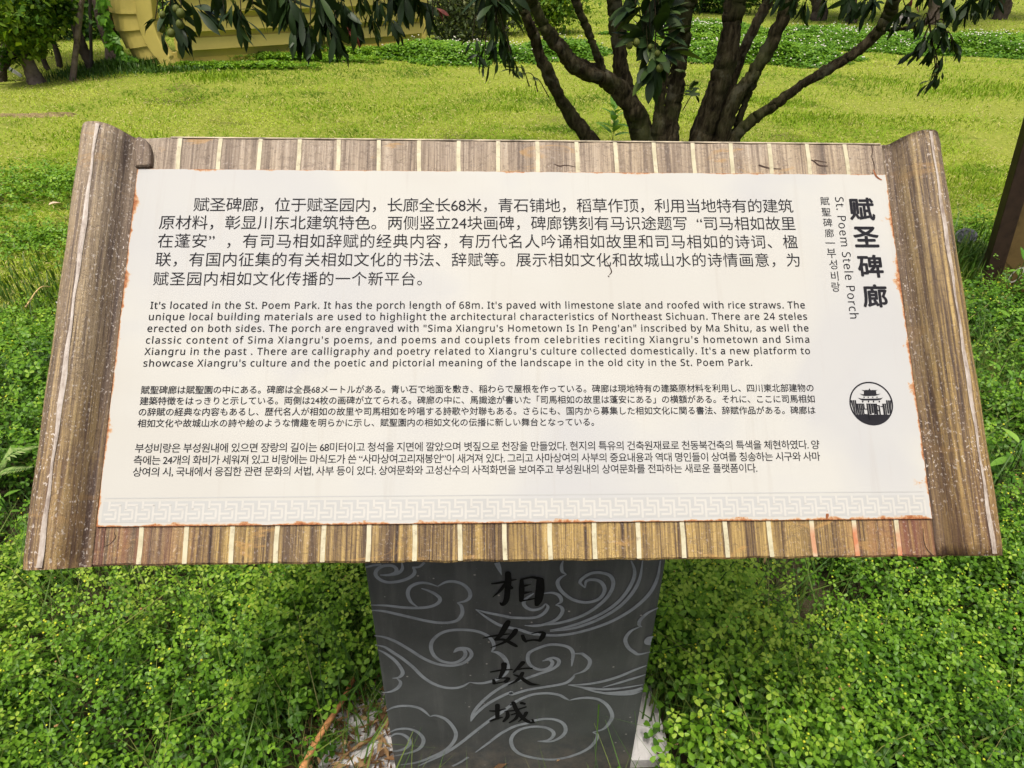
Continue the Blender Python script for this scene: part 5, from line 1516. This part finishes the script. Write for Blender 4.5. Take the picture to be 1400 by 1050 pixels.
# bright low sprays of leaves hanging in front of the grove
tr = empty('shrub', ground(-12, 118)); tag(tr, 'bright green leafy shrub hanging over the left edge of the grove', 'shrub')
V, F, T = cat([foliage(at_y(34, -6, 8.8), (.6, .35, .22), 1800, .07, 27, 16, .7), foliage(at_y(18, 28, 8.6), (.42, .35, .36), 2600, .075, 21, 18, .82), foliage(at_y(46, 50, 8.8), (.26, .25, .2), 800, .07, 22, 10, .80), foliage(at_y(8, 68, 8.6), (.16, .2, .2), 420, .065, 23, 8, .72), foliage(at_y(60, 8, 8.9), (.4, .3, .2), 800, .07, 26, 10, .6)])
link('foliage', amesh('foliage', V, F, T), M_wood1, tr)
p0 = ground(-12, 118); mb = MB()
for i in range(4):
    e = at_y((15, 40, 8, 55)[i], (35, 45, 60, 5)[i], 8.7)
    v, f = tube(crom([p0, (p0 + e) / 2 + np.array([.1, 0, .05]), e], 6), np.linspace(.02, .006, 13), 6, .1, i); mb.add(v, f)
link('stem', mb.mesh('stem', True), M_barkd, tr)
# pole leaning by the grove and a thin iron post
a = ground(94, 111); b = at_y(110.5, -6, a[1] + 0.2)
b = a + (b - a) * 2.0
pp = crom([a - np.array([0, 0, .1]), a * .6 + b * .4 + np.array([.02, 0, 0]), b], 10)
v, f = tube(pp, np.linspace(.037, .026, len(pp)), 9, .06, 3); mb = MB(); mb.add(v, f)
tag(link('wooden_pole', mb.mesh('wooden_pole', True), M_barkg), 'thin bare grey wooden pole leaning at the edge of the grove', 'pole')
a = ground(122, 99); b = at_y(121, -30, a[1]); b = a + (b - a) * 1.6
v, f = tube(crom([a - np.array([0, 0, .1]), b], 10), np.full(11, .020), 8, .02, 3); mb = MB(); mb.add(v, f)
v, f = tube(crom([b, b + np.array([0, 0, .03])], 3), [.03, .03, .03, .01], 8, 0, 3); mb.add(v, f)
tag(link('iron_post', mb.mesh('iron_post', True), plain('dark_iron', (0.035, 0.03, 0.026), 0.6, .3, 12)), 'straight thin dark post next to the leaning wooden pole', 'post')
# ivy on the thick trunk
r = np.random.default_rng(31)
ivY = float(ground(160, 90)[1])
IVV = np.array([(0, 0, 0), (.34, .05, .02), (.42, .42, 0), (.16, .6, .02), (0, 1, -.05), (-.16, .6, .02), (-.42, .42, 0), (-.34, .05, .02), (0, .4, .04)]); IVF = np.array([(i, (i + 1) % 8, 8) for i in range(8)])
L = []
for (x, y, n, sx, sy) in ((138,4,22,3,8),(142,22,26,3,9),(147,42,22,3,9),(149,58,10,3,6),(157,54,10,3,5),(162,64,14,4,5),(169,74,20,5,4),(178,82,24,6,4),(190,89,20,7,3),(202,94,12,5,2),(176,92,16,7,3)):
    px = x + r.normal(0, sx * .6, n); py = y + r.normal(0, sy * .6, n)
    pos = np.array([at_y(a, b, ivY + r.uniform(-.35, -.2)) for a, b in zip(px, py)])
    pos[:, 2] = np.maximum(pos[:, 2], terrain(pos[:, 0], pos[:, 1]) + .04)
    R = rot_dir(np.stack([r.normal(0, .4, n), r.normal(-.3, .2, n), r.normal(-.8, .3, n)], 1), np.tile([0, -1.0, .6], (n, 1)), r.normal(0, .4, n))
    L.append(scatter(IVV, IVF, pos, R, r.uniform(.07, .13, n), np.clip(r.normal(.8, .15, n), 0, 1)))
V, F, T = cat(L)
M_ivy = leaf_mat('ivy_leaf', [(0.0, (0.03, 0.10, 0.01)), (.5, (.07, .22, .015)), (1.0, (.17, .37, .03))], .3, .4, .25)
tag(link('ivy', amesh('ivy', V, F, T), M_ivy), 'bright green ivy climbing the thick trunk and trailing to the yellow boat', 'ivy')
# feathery grass clump at the foot of the thick trunk
L = [blades(2600, ground(175, 94), .22, .12, .17, 61), blades(900, ground(120, 102), .25, .2, .09, 62), blades(700, ground(225, 98), .25, .06, .08, 63)]
V, F, T = cat(L)
tag(link('tall_grass', amesh('tall_grass', V, F, T * .8), M_strand), 'feathery dark tall grass at the foot of the thick trunk', 'grass', kind='stuff')
# small things under the trees: a whitish board and a blue scrap
m_wht = plain('dirty_white_paint', (.5, .5, .49), .6, .15, 9)
a = ground(13, 112); mb = MB()
mb.box(-.11, .11, -.01, .01, -.02, .02); o = link('white_board', mb.mesh('white_board'), m_wht)
bevel(o, .004); o.location = a + np.array([.08, 0, .13]); o.rotation_euler = (0.2, math.radians(38), .1)
tag(o, 'small slanting whitish board under the trees at the left edge', 'board')
mb = MB()
a = ground(44, 100); nb = 8
v = [(i / nb * .2 - .1, .012 * math.sin(i * 1.3), (j / 4) * .16 - .03 * math.sin(i)) for j in range(5) for i in range(nb + 1)]
mb.add(v, [(j * 9 + i, j * 9 + i + 1, j * 9 + i + 10, j * 9 + i + 9) for j in range(4) for i in range(nb)])
o = link('blue_cloth', mb.mesh('blue_cloth', True), plain('blue_plastic', (.03, .12, .42), .5, .2, 12)); o.location = at_y(43, 77, 11.3)
sol = o.modifiers.new('thick', 'SOLIDIFY'); sol.thickness = .006
tag(o, 'small bright blue scrap hung on a tree in the grove', 'cloth')

# the dark woodland that closes the view, one mass
L = []
r = np.random.default_rng(71)
for i in range(22):
    x = r.uniform(-20, -4.2); y = r.uniform(14, 19)
    L.append(foliage((x, y, float(terrain(x, y)) + r.uniform(.6, 3.4)), (1.5, 1.0, 1.3), 1300, .16, 700 + i, 18, r.uniform(.2, .6)))
for i in range(14):
    x = r.uniform(-9.2, -4.6); y = r.uniform(12.8, 15.0)
    L.append(foliage((x, y, float(terrain(x, y)) + r.uniform(.35, 1.6)), (.8, .6, .6), 800, .10, 730 + i, 14, r.uniform(.15, .5)))
for i in range(40):
    x = -42 + i * 2.15 + r.uniform(-1, 1); y = r.uniform(36, 46)
    L.append(foliage((x, y, float(terrain(x, y)) + r.uniform(1.5, 5)), (3.2, 2.2, 2.8), 700, .42, 800 + i, 18, r.uniform(.3, .75)))
for i in range(26):
    a = math.radians(70 + i * 15)
    x, y = 46 * math.cos(a + 1.5), 46 * math.sin(a + 1.5)
    if y > 20: continue
    L.append(foliage((x, y, float(terrain(x, y)) + r.uniform(1.5, 5)), (5, 5, 3.5), 500, .6, 900 + i, 18, r.uniform(.3, .7)))
V, F, T = cat(L)
tag(link('woodland', amesh('woodland', V, F, T), M_wood1), 'dark leafy woodland closing the view behind lawn and boat', 'woodland', kind='stuff')

# ------------------------------------------------------------------ the yellow boat
M_yb = plain('yellow_boat_paint', (0.58, 0.48, 0.125), 0.55, 0.08, 3.0, 0.3)
kA = ground(236, 93); kB = ground(588, 62)
boat = empty('wooden_boat', kA)
tag(boat, 'large yellow clinker planked boat standing on the lawn', 'boat')
ax = (kB - kA); ax[2] = 0; Lb = np.linalg.norm(ax); ax /= Lb
out = np.array([ax[1], -ax[0], 0]);                     # towards the camera
if out[1] > 0: out = -out
zA, zB = kA[2], kB[2]
def hull(u, h, o):      # u along keel in metres, h above its foot, o outwards
    return kA + ax * u + out * o + np.array([0, 0, h + (zB - zA) * u / Lb])
mb = MB(); NP = 9; ph = 0.215
h0 = 0.12
for k in range(NP):
    n = 18
    hb_, ht_ = h0 + k * ph, h0 + (k + 1) * ph + 0.02
    for i in range(n):
        pass
    v = []
    for i in range(n + 1):
        u = 0.10 + (Lb - 0.25) * i / n
        bul = 0.30 * math.sin(math.pi * min(1, (i / n) * 1.0)) * 0.5
        flare = 0.055 * k
        sheer = 0.10 * (1 - (i / n)) * 0
        v += [tuple(hull(u, hb_ + 0.36 * ph, bul + flare + 0.085)), tuple(hull(u, ht_ - 0.02, bul + flare + 0.070)), tuple(hull(u, ht_ - 0.02, bul + flare - 0.02)), tuple(hull(u, hb_ + 0.36 * ph, bul + flare - 0.02))]
    f = []
    for i in range(n):
        a, b = 4 * i, 4 * i + 4
        f += [(a, b, b + 1, a + 1), (a + 1, b + 1, b + 2, a + 2), (a + 2, b + 2, b + 3, a + 3), (a + 3, b + 3, b, a)]
    f += [(0, 1, 2, 3), (4 * n + 3, 4 * n + 2, 4 * n + 1, 4 * n)]
    mb.add(v, f)
    v = []
    for i in range(n + 1):
        u = 0.10 + (Lb - 0.25) * i / n
        bul = 0.15 * math.sin(math.pi * i / n)
        v += [tuple(hull(u, hb_ - .02, bul + .055 * k - .03)), tuple(hull(u, hb_ + .4 * ph, bul + .055 * k + .012))]
    mb.add(v, [(2 * i, 2 * i + 2, 2 * i + 3, 2 * i + 1) for i in range(n)])
link('side_planking', mb.mesh('side_planking'), M_yb, boat)
mb = MB()                                                # keel board under the lowest plank, set back
v = [tuple(hull(u, h, o)) for u in (0.0, Lb - 0.2) for h, o in ((-0.15, -0.06), (-0.15, -0.16), (h0 + 0.05, -0.16), (h0 + 0.05, -0.06))]
mb.add(v, [(0, 4, 7, 3), (3, 7, 6, 2), (2, 6, 5, 1), (1, 5, 4, 0), (0, 3, 2, 1), (4, 5, 6, 7)])
link('keel', mb.mesh('keel'), M_yb, boat)
# curved end post: an S in the picture
pc = [(232, 97), (227, 86), (219, 74), (210, 60), (203, 44), (199, 28), (197, 12), (195, -8), (192, -40), (188, -90)]
mb = MB(); v = []
Yp = kA[1] - 0.02
pcs = crom(pc, 4)
for i, (x, y) in enumerate(pcs):
    a = at_y(x, y, Yp); w = 0.21 if i > 6 else 0.17
    for dx, dy in ((-w / 2, 0.0), (w / 2, -0.02), (w / 2, 0.16), (-w / 2, 0.16)):
        v.append((a[0] + dx, a[1] + dy, a[2] if i else a[2] - 0.1))
n = len(pcs); f = []
for i in range(n - 1):
    for k in range(4): f.append((4 * i + k, 4 * i + (k + 1) % 4, 4 * i + 4 + (k + 1) % 4, 4 * i + 4 + k))
f += [(0, 3, 2, 1), (4 * n - 4, 4 * n - 3, 4 * n - 2, 4 * n - 1)]
mb.add(v, f)
bevel(link('end_post', mb.mesh('end_post'), M_yb, boat), .02, 2)
# rounded end planking sweeping away from the post to the left
oc = crom([(212, 80), (200, 77), (188, 68), (176, 52), (165, 34), (157, 14), (150, -6), (144, -40), (138, -90)], 5)
ic = crom([(226, 84), (222, 78), (214, 68), (207, 54), (200, 38), (197, 22), (195, 5), (192, -40), (188, -90)], 5)
Yo = kA[1] + 0.75
mb = MB(); n = len(oc); nst = 10
def skin(i, t, push):
    a = at_y(*ic[i], Yp + 0.08); b = at_y(*oc[i], Yo)
    p = a * (1 - t) + b * t
    bow = 0.22 * math.sin(math.pi * t)
    return p + np.array([-0.35 * bow, -bow, -0.10 * bow]) + np.array([-0.3, -0.7, -0.35]) * push
cuts = [0] + list(range(6, n, 7)) 
if cuts[-1] != n - 1: cuts.append(n - 1)
for c0, c1 in zip(cuts[:-1], cuts[1:]):
    v = []
    rows = list(range(c0, c1 + 1))
    for j, i in enumerate(rows):
        push = 0.045 * (1 - j / max(1, len(rows) - 1))
        for s in range(nst + 1): v.append(tuple(skin(i, s / nst, push)))
    m_ = nst + 1
    f = [(j * m_ + s, (j + 1) * m_ + s, (j + 1) * m_ + s + 1, j * m_ + s + 1) for j in range(len(rows) - 1) for s in range(nst)]
    b0 = len(v)
    for s in range(nst + 1): v.append(tuple(skin(c0, s / nst, -0.03)))
    f += [(b0 + s, s, s + 1, b0 + s + 1) for s in range(nst)]
    mb.add(v, f)
link('end_planking', mb.mesh('end_planking', False), M_yb, boat)
# plain board that closes the far end
q0, q1 = at_y(545, 62, kB[1] - .05), at_y(582, 52, kB[1] + .1)
mb = MB(); v = []
for (x, y, Yd) in ((546, 64, kB[1] - .1), (582, 55, kB[1] + .15), (582, -60, kB[1] + .15), (546, -60, kB[1] - .1)):
    p = at_y(x, y, Yd); v += [tuple(p), tuple(p + np.array([0.02, .08, 0]))]
mb.add(v, [(0, 2, 4, 6), (7, 5, 3, 1), (0, 1, 3, 2), (2, 3, 5, 4), (4, 5, 7, 6), (6, 7, 1, 0)])
link('end_board', mb.mesh('end_board'), M_yb, boat)

# ------------------------------------------------------------------ flowering clover meadow on the right
L = []; FL = []
r = np.random.default_rng(81)
for i, (c, rx, ry) in enumerate(patches):
    n = int(5200 * rx * ry * 1.4)
    a = r.uniform(0, 6.283, n); q = np.sqrt(r.uniform(0, 1, n))
    wob = 1 + 0.55 * (vnoise(np.cos(a) * 2 + i * 7, np.sin(a) * 2, 5) - .5) + 0.45 * (vnoise(np.cos(a) * 6 + i * 7, np.sin(a) * 6, 8) - .5)
    x = c[0] + rx * q * np.cos(a) * wob; y = c[1] + ry * q * np.sin(a) * wob
    hh = (0.10 + 0.20 * fbm(x * 1.2, y * 1.2, 91)) * sstep(1.0, 0.45, q)
    lev = r.uniform(0, 1, n) ** .5
    pos = np.stack([x, y, terrain(x, y) + .02 + hh * lev], 1)
    R = rot_from(np.stack([r.normal(0, .4, n), r.normal(-.2, .4, n), np.ones(n)], 1), r.uniform(0, 6.28, n))
    tint = np.clip(.22 + .42 * lev * r.uniform(.5, 1.1, n) + r.normal(0, .06, n) + .3 * (fbm(x * .8, y * .8, 3) - .5), 0, .84)
    L.append(scatter(TV, TF, pos, R, (0.019 + .0022 * y) * r.uniform(.7, 1.3, n), tint))
    nf = int(n * .028)
    FL.append((pos[:nf] * [1, 1, 0] + np.stack([0 * x[:nf], 0 * x[:nf], terrain(x[:nf], y[:nf]) + .04 + hh[:nf] * r.uniform(.95, 1.25, nf)], 1), y[:nf]))
V, F, T = cat(L)
tag(link('clover_meadow', amesh('clover_meadow', V, F, T), M_weed), 'lush green clover patch with white flowers beyond the lawn', 'clover', kind='stuff')
P = np.vstack([p for p, _ in FL]); yy = np.concatenate([y for _, y in FL]); n = len(P)
keep = r.uniform(0, 1, n) < sstep(.38, .6, fbm(P[:, 0] * 1.4, P[:, 1] * 2.2, 17)) * .95 + .05
P, yy = P[keep], yy[keep]; n = len(P)
V, F, T = scatter(IV * np.array([1, 1, .8]), IF, P, rot_from(np.tile([0, 0, 1.0], (n, 1)), r.uniform(0, 6, n)), (.007 + .0005 * yy) * r.uniform(.7, 1.2, n), r.uniform(0, 1, n))
M_wfl = leaf_mat('white_clover_flower', [(0.0, (.55, .58, .40)), (.5, (.72, .72, .60)), (1.0, (.74, .68, .62))], .15, .7, .1)
tag(link('white_flowers', amesh('white_flowers', V, F, T), M_wfl), 'white clover flower heads dotted over the far green patch', 'flowers', kind='stuff')

# bushes and trunks along the far side
def bush(cx, cy, Yd, rad, n, size, m, tone, lab, seed, red=0):
    c = at_y(cx, cy, Yd); g = float(terrain(c[0], c[1]))
    root = empty('bush', (c[0], c[1], g)); tag(root, lab, 'bush')
    V, F, T = foliage((c[0], c[1], g + rad[2] * .8), rad, n, size, seed, 24, tone)
    link('foliage', amesh('foliage', V, F, T), m, root)
    mb = MB(); rr = np.random.default_rng(seed)
    for i in range(5):
        e = np.array([c[0], c[1], g + rad[2]]) + rr.normal(0, .4, 3) * np.array(rad)
        v, f = tube(crom([np.array([c[0], c[1], g - .05]), (np.array([c[0], c[1], g]) + e) / 2 + rr.normal(0, .06, 3), e], 5), np.linspace(.03, .008, 11), 6, .1, i); mb.add(v, f)
    link('stem', mb.mesh('stem', True), M_barkd, root)
bush(620, 40, 13.0, (.75, .6, .7), 5200, .07, M_bush, .6, 'grey green wispy bush beyond the right end of the yellow boat', 41)
bush(672, 30, 14.0, (.6, .5, .6), 3200, .07, M_bush, .5, 'grey green bush behind the hanging leaves left of the stems', 46)
bush(752, 38, 14.5, (.75, .6, .65), 3600, .085, M_wood1, .85, 'yellow green bush seen between the left stems of the fruit tree', 42)
bush(962, 18, 19.0, (1.3, .8, .7), 4200, .10, M_wood1, .35, 'dark green bush between the two stem groups of the fruit tree', 43)
bush(1045, 8, 21.0, (1.3, .8, .5), 3000, .11, M_wood1, .6, 'green bush far behind the right stems of the fruit tree', 44)
bush(700, 10, 18.0, (1.4, .8, .8), 3600, .10, M_bush, .4, 'dull grey bush in the distance left of the curved stem', 45)
for i, (x, yb, w, Yd, lab, bk) in enumerate(((1120, 16, 20, 17.5, 'forked dark trunk at the far edge of the flowering clover', M_barkd), (1167, 18, 12, 17.0, 'single dark trunk right of the bare earth beyond the clover', M_barkd), (1277, 15, 15, 17.5, 'pinkish brown trunk behind the drooping right branch', M_barkg), (1372, 10, 17, 19.0, 'dark trunk at the far right beyond the clover', M_barkd), (880, 12, 16, 24.0, 'distant trunk seen between the middle stems', M_barkd))):
    bg_tree('tree', [(x, yb), (x - 2, yb - 15), (x - 5, yb - 40)], [w, w * .9, w * .8], Yd, (0.1, 0, 2.6), (2.0, 1.6, 1.4), 2400, .20, lab, 'tree', 120 + i, bk, None, .5)
def rock(px, py, s, lab, seed):
    p = ground(px, py); rr = np.random.default_rng(seed)
    v = IV.copy(); f = [tuple(t) for t in IF]
    import bmesh
    bm = bmesh.new(); bmesh.ops.create_icosphere(bm, subdivisions=3, radius=1)
    for q in bm.verts:
        c = q.co
        k = 1 + .35 * (vnoise(c.x * 1.7 + seed, c.y * 1.7 + c.z, seed) - .5) + .15 * (vnoise(c.x * 5, c.y * 5 + c.z * 4, seed + 2) - .5)
        q.co = Vector((c.x * s[0] * k, c.y * s[1] * k, c.z * s[2] * k))
    me = bpy.data.meshes.new('rock'); bm.to_mesh(me); bm.free()
    o = link('rock', me, plain('grey_rock', (.34, .31, .29), .9, .3, 8, .2, .4)); o.location = (p[0], p[1], p[2] + s[2] * .4)
    tag(o, lab, 'rock')
rock(1230, 32, (.22, .2, .17), 'pale grey rock at the foot of the far clover under the right branch', 5)
rock(683, 45, (.20, .18, .16), 'pale grey rock seen past the drooping leaves left of the stems', 6)

# ------------------------------------------------------------------ brown board at the right edge, spotlight, fern, saplings, weeds
bd = ground(1342, 398)
Yb = float(bd[1])
sg = empty('timber_board', bd); tag(sg, 'dark framed brown upright board cut off by the right edge of the photo', 'sign board')
M_dk = plain('dark_brown_paint', (.030, .017, .011), .5, .3, 20, .35); M_ol = plain('olive_brown_board', (.115, .075, .026), .55, .25, 9, .35)
e0 = at_y(1339, 398, Yb); e1 = at_y(1400.5, 182, Yb); up = (e1 - e0) / np.linalg.norm(e1 - e0)
if up[2] < 0: up = -up
rt = np.array([math.cos(math.radians(-14)), math.sin(math.radians(-14)), 0]); rt = rt - up * (rt @ up); rt /= np.linalg.norm(rt)
nr_ = np.cross(rt, up)
def bb_(u0, u1, h0_, h1_, d0, d1, name, m):
    mb = MB(); v = []
    for d in (d0, d1):
        for u, h in ((u0, h0_), (u1, h0_), (u1, h1_), (u0, h1_)): v.append(tuple(e0 + rt * u + up * h + nr_ * d))
    mb.add(v, [(0, 1, 2, 3), (7, 6, 5, 4), (0, 4, 5, 1), (1, 5, 6, 2), (2, 6, 7, 3), (3, 7, 4, 0)])
    return bevel(link(name, mb.mesh(name), m, sg), .004, 2)
bb_(0, .085, -.2, 1.5, -.06, .02, 'frame_post', M_dk); bb_(.585, .67, -.2, 1.5, -.06, .02, 'frame_post', M_dk)
bb_(.085, .585, 1.42, 1.5, -.058, .018, 'frame_rail', M_dk); bb_(.085, .585, -.05, 1.42, -.04, .0, 'board_panel', M_ol)
mb = MB()                                                # pale oval ring low on the panel
cR = np.array([.165, .10]); nn = 28; v = []; 
for k in range(nn):
    a = 6.2832 * k / nn
    for sc_ in (1.0, .78): v.append(tuple(e0 + rt * (cR[0] + .030 * sc_ * math.cos(a) * 1.0 + .018 * sc_ * math.sin(a)) + up * (cR[1] + .050 * sc_ * math.sin(a)) + nr_ * .0025))
mb.add(v, [(2 * k, 2 * ((k + 1) % nn), 2 * ((k + 1) % nn) + 1, 2 * k + 1) for k in range(nn)])
link('pale_ring_mark', mb.mesh('pale_ring_mark'), plain('pale_mark', (.48, .45, .40), .5, .1, 9), sg)

sp = ground(1312, 345); sp[2] += .0
SPS = .8
lamp = empty('garden_spotlight', sp); tag(lamp, 'round dark grey garden spotlight in the grass behind the right roll', 'spotlight')
M_gun = plain('gunmetal', (.03, .034, .042), .6, .15, 20, .25); M_gl = plain('spotlight_lens', (.014, .017, .022), .5, .1, 20, .2)
dirv = np.array([-.35, -.45, .8]); dirv /= np.linalg.norm(dirv)
c0 = sp + np.array([0, 0, .05])
p = [c0 + dirv * t for t in (0, .03, .10, .125, .14)]
v, f = tube(p, [.045, .06, .068, .074, .074], 20, 0, 1, False); mb = MB(); mb.add(v, f); mb.add([v[k] for k in range(20)], [tuple(range(19, -1, -1))])
link('housing', mb.mesh('housing', True), M_gun, lamp)
v, f = tube([c0 + dirv * .139, c0 + dirv * .141, c0 + dirv * .150, c0 + dirv * .150, c0 + dirv * .141], [.058, .080, .080, .062, .060], 24, 0, 1, False); mb = MB(); mb.add(v, f); link('rim', mb.mesh('rim', False), M_gun, lamp)
v, f = tube([c0 + dirv * .128, c0 + dirv * .134], [.062, .058], 20, 0, 1, True); mb = MB(); mb.add(v, f); link('lens', mb.mesh('lens'), M_gl, lamp)
v, f = tube([sp + np.array([0, 0, -.1]), sp + np.array([0, 0, .06])], [.012, .012], 8, 0, 1); mb = MB(); mb.add(v, f); link('stake', mb.mesh('stake'), M_gun, lamp)

lamp.scale = (.78, .78, .78)
# fern at the left edge
M_fern = leaf_mat('fern_leaf', [(0.0, (.05, .14, .02)), (.5, (.13, .25, .045)), (1.0, (.30, .38, .14))], .3, .5, .2)
fr = ground(-20, 690); fern = empty('fern', fr); tag(fern, 'pale green fern with comb like fronds at the left edge', 'fern')
def frond(a, m, b, seed, L):
    P = crom([a, m, b], 14); T = np.gradient(P, axis=0)
    rr = np.random.default_rng(seed); VV = []; FF = []; o = 0
    n = len(P); pos = []; dr = []; sz = []
    for i in range(3, n):
        t = i / n
        for s in (-1, 1):
            sd = np.cross(T[i], [0, 0, 1]); sd /= np.linalg.norm(sd)
            pos.append(P[i]); dr.append(s * sd + T[i] / np.linalg.norm(T[i]) * .35 + np.array([0, 0, .15])); sz.append(L * (1.15 - t) * 1.1)
    PV, PF = leaf_template(4, .12, .3, .11, .3)
    v, f, tt = scatter(PV, PF, np.array(pos), rot_dir(np.array(dr)), np.array(sz), rr.uniform(.5, 1, len(pos)))
    v2, f2 = tube(P, np.linspace(.0022, .0008, n), 5, 0, 0)
    me = amesh('frond', v, f, tt, True)
    o_ = link('frond', me, M_fern, fern)
    mb = MB(); mb.add(v2, f2); s_ = link('stalk', mb.mesh('stalk'), M_fern, o_)
frond(fr + np.array([0, 0, .02]), at_y(10, 625, 1.72), at_y(60, 608, 1.85), 1, .062)
frond(fr + np.array([0, 0, .02]), at_y(-30, 600, 1.75), at_y(-60, 560, 1.9), 2, .06)
frond(fr + np.array([0, 0, .02]), at_y(-5, 650, 1.68), at_y(42, 640, 1.6), 3, .05)
# broad leaved weeds poking out of the cover at the right
M_broad = leaf_mat('broad_weed_leaf', [(0.0, (.04, .13, .015)), (.5, (.10, .24, .025)), (1.0, (.22, .38, .06))], .3, .42, .25)
def broad(px, py, n, L, h, lab, seed, rise=.35):
    p = ground(px, py); rr = np.random.default_rng(seed)
    w = empty('broadleaf_weed', p); tag(w, lab, 'weed')
    pos = []; dr = []
    for i in range(n):
        a = i * 2.4 + rr.uniform(-.3, .3); t = (i + 1) / n
        pos.append(p + np.array([.012 * math.cos(a), .012 * math.sin(a), h * (.25 + .75 * t)]))
        dr.append(np.array([math.cos(a), math.sin(a), rise * rr.uniform(.2, 1.4)]))
    v, f, t = scatter(*leaf_template(6, .3, .25, .17, .42), np.array(pos), rot_dir(np.array(dr)), L * rr.uniform(.7, 1.15, n), np.clip(rr.normal(.6, .18, n), 0, 1))
    link('foliage', amesh('foliage', v, f, t, True), M_broad, w)
    v, f = tube(crom([p, p + np.array([.004, 0, h * .5]), p + np.array([0, .004, h])], 4), np.linspace(.003, .0015, 9), 6, 0, 1); mb = MB(); mb.add(v, f)
    link('stem', mb.mesh('stem'), M_broad, w)
broad(1352, 690, 8, .085, .30, 'broad leaved weed beside the lower right roll with one long pale leaf', 1)
broad(1385, 600, 9, .075, .26, 'broad leaved weed at the right edge above the long pale leaf', 2)
broad(1362, 480, 9, .085, .22, 'broad leaved weed just below the foot of the brown board', 3)
broad(1345, 560, 8, .07, .22, 'dark broad leaved weed close to the right roll', 4)
broad(1392, 440, 9, .09, .25, 'broad leaved weed under the right edge of the brown board', 5, .6)
broad(1372, 420, 7, .08, .28, 'upright narrow leaved weed growing against the pale ring of the brown board', 6, 1.1)
broad(40, 660, 8, .06, .22, 'leafy weed below the fern at the left edge', 7)
broad(20, 720, 8, .05, .20, 'small leafy weed near the lower left roll', 8)
broad(836, 203, 13, .19, .34, 'small leafy sapling rising behind the sign left of the middle stems', 9, .7)
# litter on the lawn
def leaf_scrap(px, py, L, col, lab, seed):
    p = ground(px, py)
    v, f = leaf_template(6, .3, .5, .24, .5)
    R = rot_dir(np.array([[math.cos(seed), math.sin(seed), .05]]))
    V, F, T = scatter(v, f, np.array([p + np.array([0, 0, .05])]), R, np.array([L]))
    o = link('fallen_leaf', amesh('fallen_leaf', V, F), plain('scrap_%d' % seed, col, .7, .2, 30)); tag(o, lab, 'leaf')
leaf_scrap(70, 290, .10, (.55, .42, .30), 'pale dry leaf lying on the left lawn beside the roll', 1)
leaf_scrap(85, 428, .06, (.55, .54, .50), 'small whitish scrap on the grass by the left roll', 2)
a, b = ground(40, 432), ground(76, 406)
v, f = tube(crom([a + np.array([0, 0, .05]), (a + b) / 2 + np.array([0, .03, .09]), b + np.array([0, 0, .06])], 6), np.linspace(.005, .003, 13), 7, .1, 2); mb = MB(); mb.add(v, f)
tag(link('dry_twig', mb.mesh('dry_twig', True), plain('straw_twig', (.45, .33, .14), .7, .2, 30)), 'thin curved straw coloured twig on the grass left of the sign', 'twig')
# bare dark earth patches on the lawn
M_soil = plain('bare_soil', (.20, .155, .075), 1.0, .4, 14, .1, .8, (.11, .105, .03))
for i, (px, py, rx, ry, lab) in enumerate(((48, 158, .42, .10, 'patch of dry brown earth on the left of the lawn'), (1380, 77, .4, .12, 'reddish bare patch at the right end of the lawn'))):
    p = ground(px, py); mb = MB(); rr = np.random.default_rng(i); n = 30
    v = [(p[0], p[1], float(terrain(p[0], p[1])) + .016)]
    for q in (.6, 1.0):
        for k in range(n):
            a = 6.2832 * k / n; w = q * (1 + .35 * math.sin(3 * a + i) * math.sin(5 * a + 2 * i) + rr.uniform(-.15, .15))
            x, y = p[0] + rx * w * math.cos(a), p[1] + ry * w * math.sin(a)
            v.append((x, y, float(terrain(x, y)) + (.014 + rr.uniform(-.008, .01) if q < 1 else -.01)))
    f = [(0, 1 + k, 1 + (k + 1) % n) for k in range(n)] + [(1 + k, 1 + n + k, 1 + n + (k + 1) % n, 1 + (k + 1) % n) for k in range(n)]
    mb.add(v, f)
    o = link('bare_earth', mb.mesh('bare_earth', False), M_soil); o['kind'] = 'structure'

# look-alikes share a group
GR = {'bush': 'bushes along the far side of the lawn', 'weed': 'broad leaved weeds around the sign', 'rock': 'pale rocks by the far clover', 'tree': 'trees standing around the lawn'}
for o in SC.objects:
    if o.parent is None and o.get('category') in GR and o.name != 'fruit_tree':
        o['group'] = GR[o['category']]
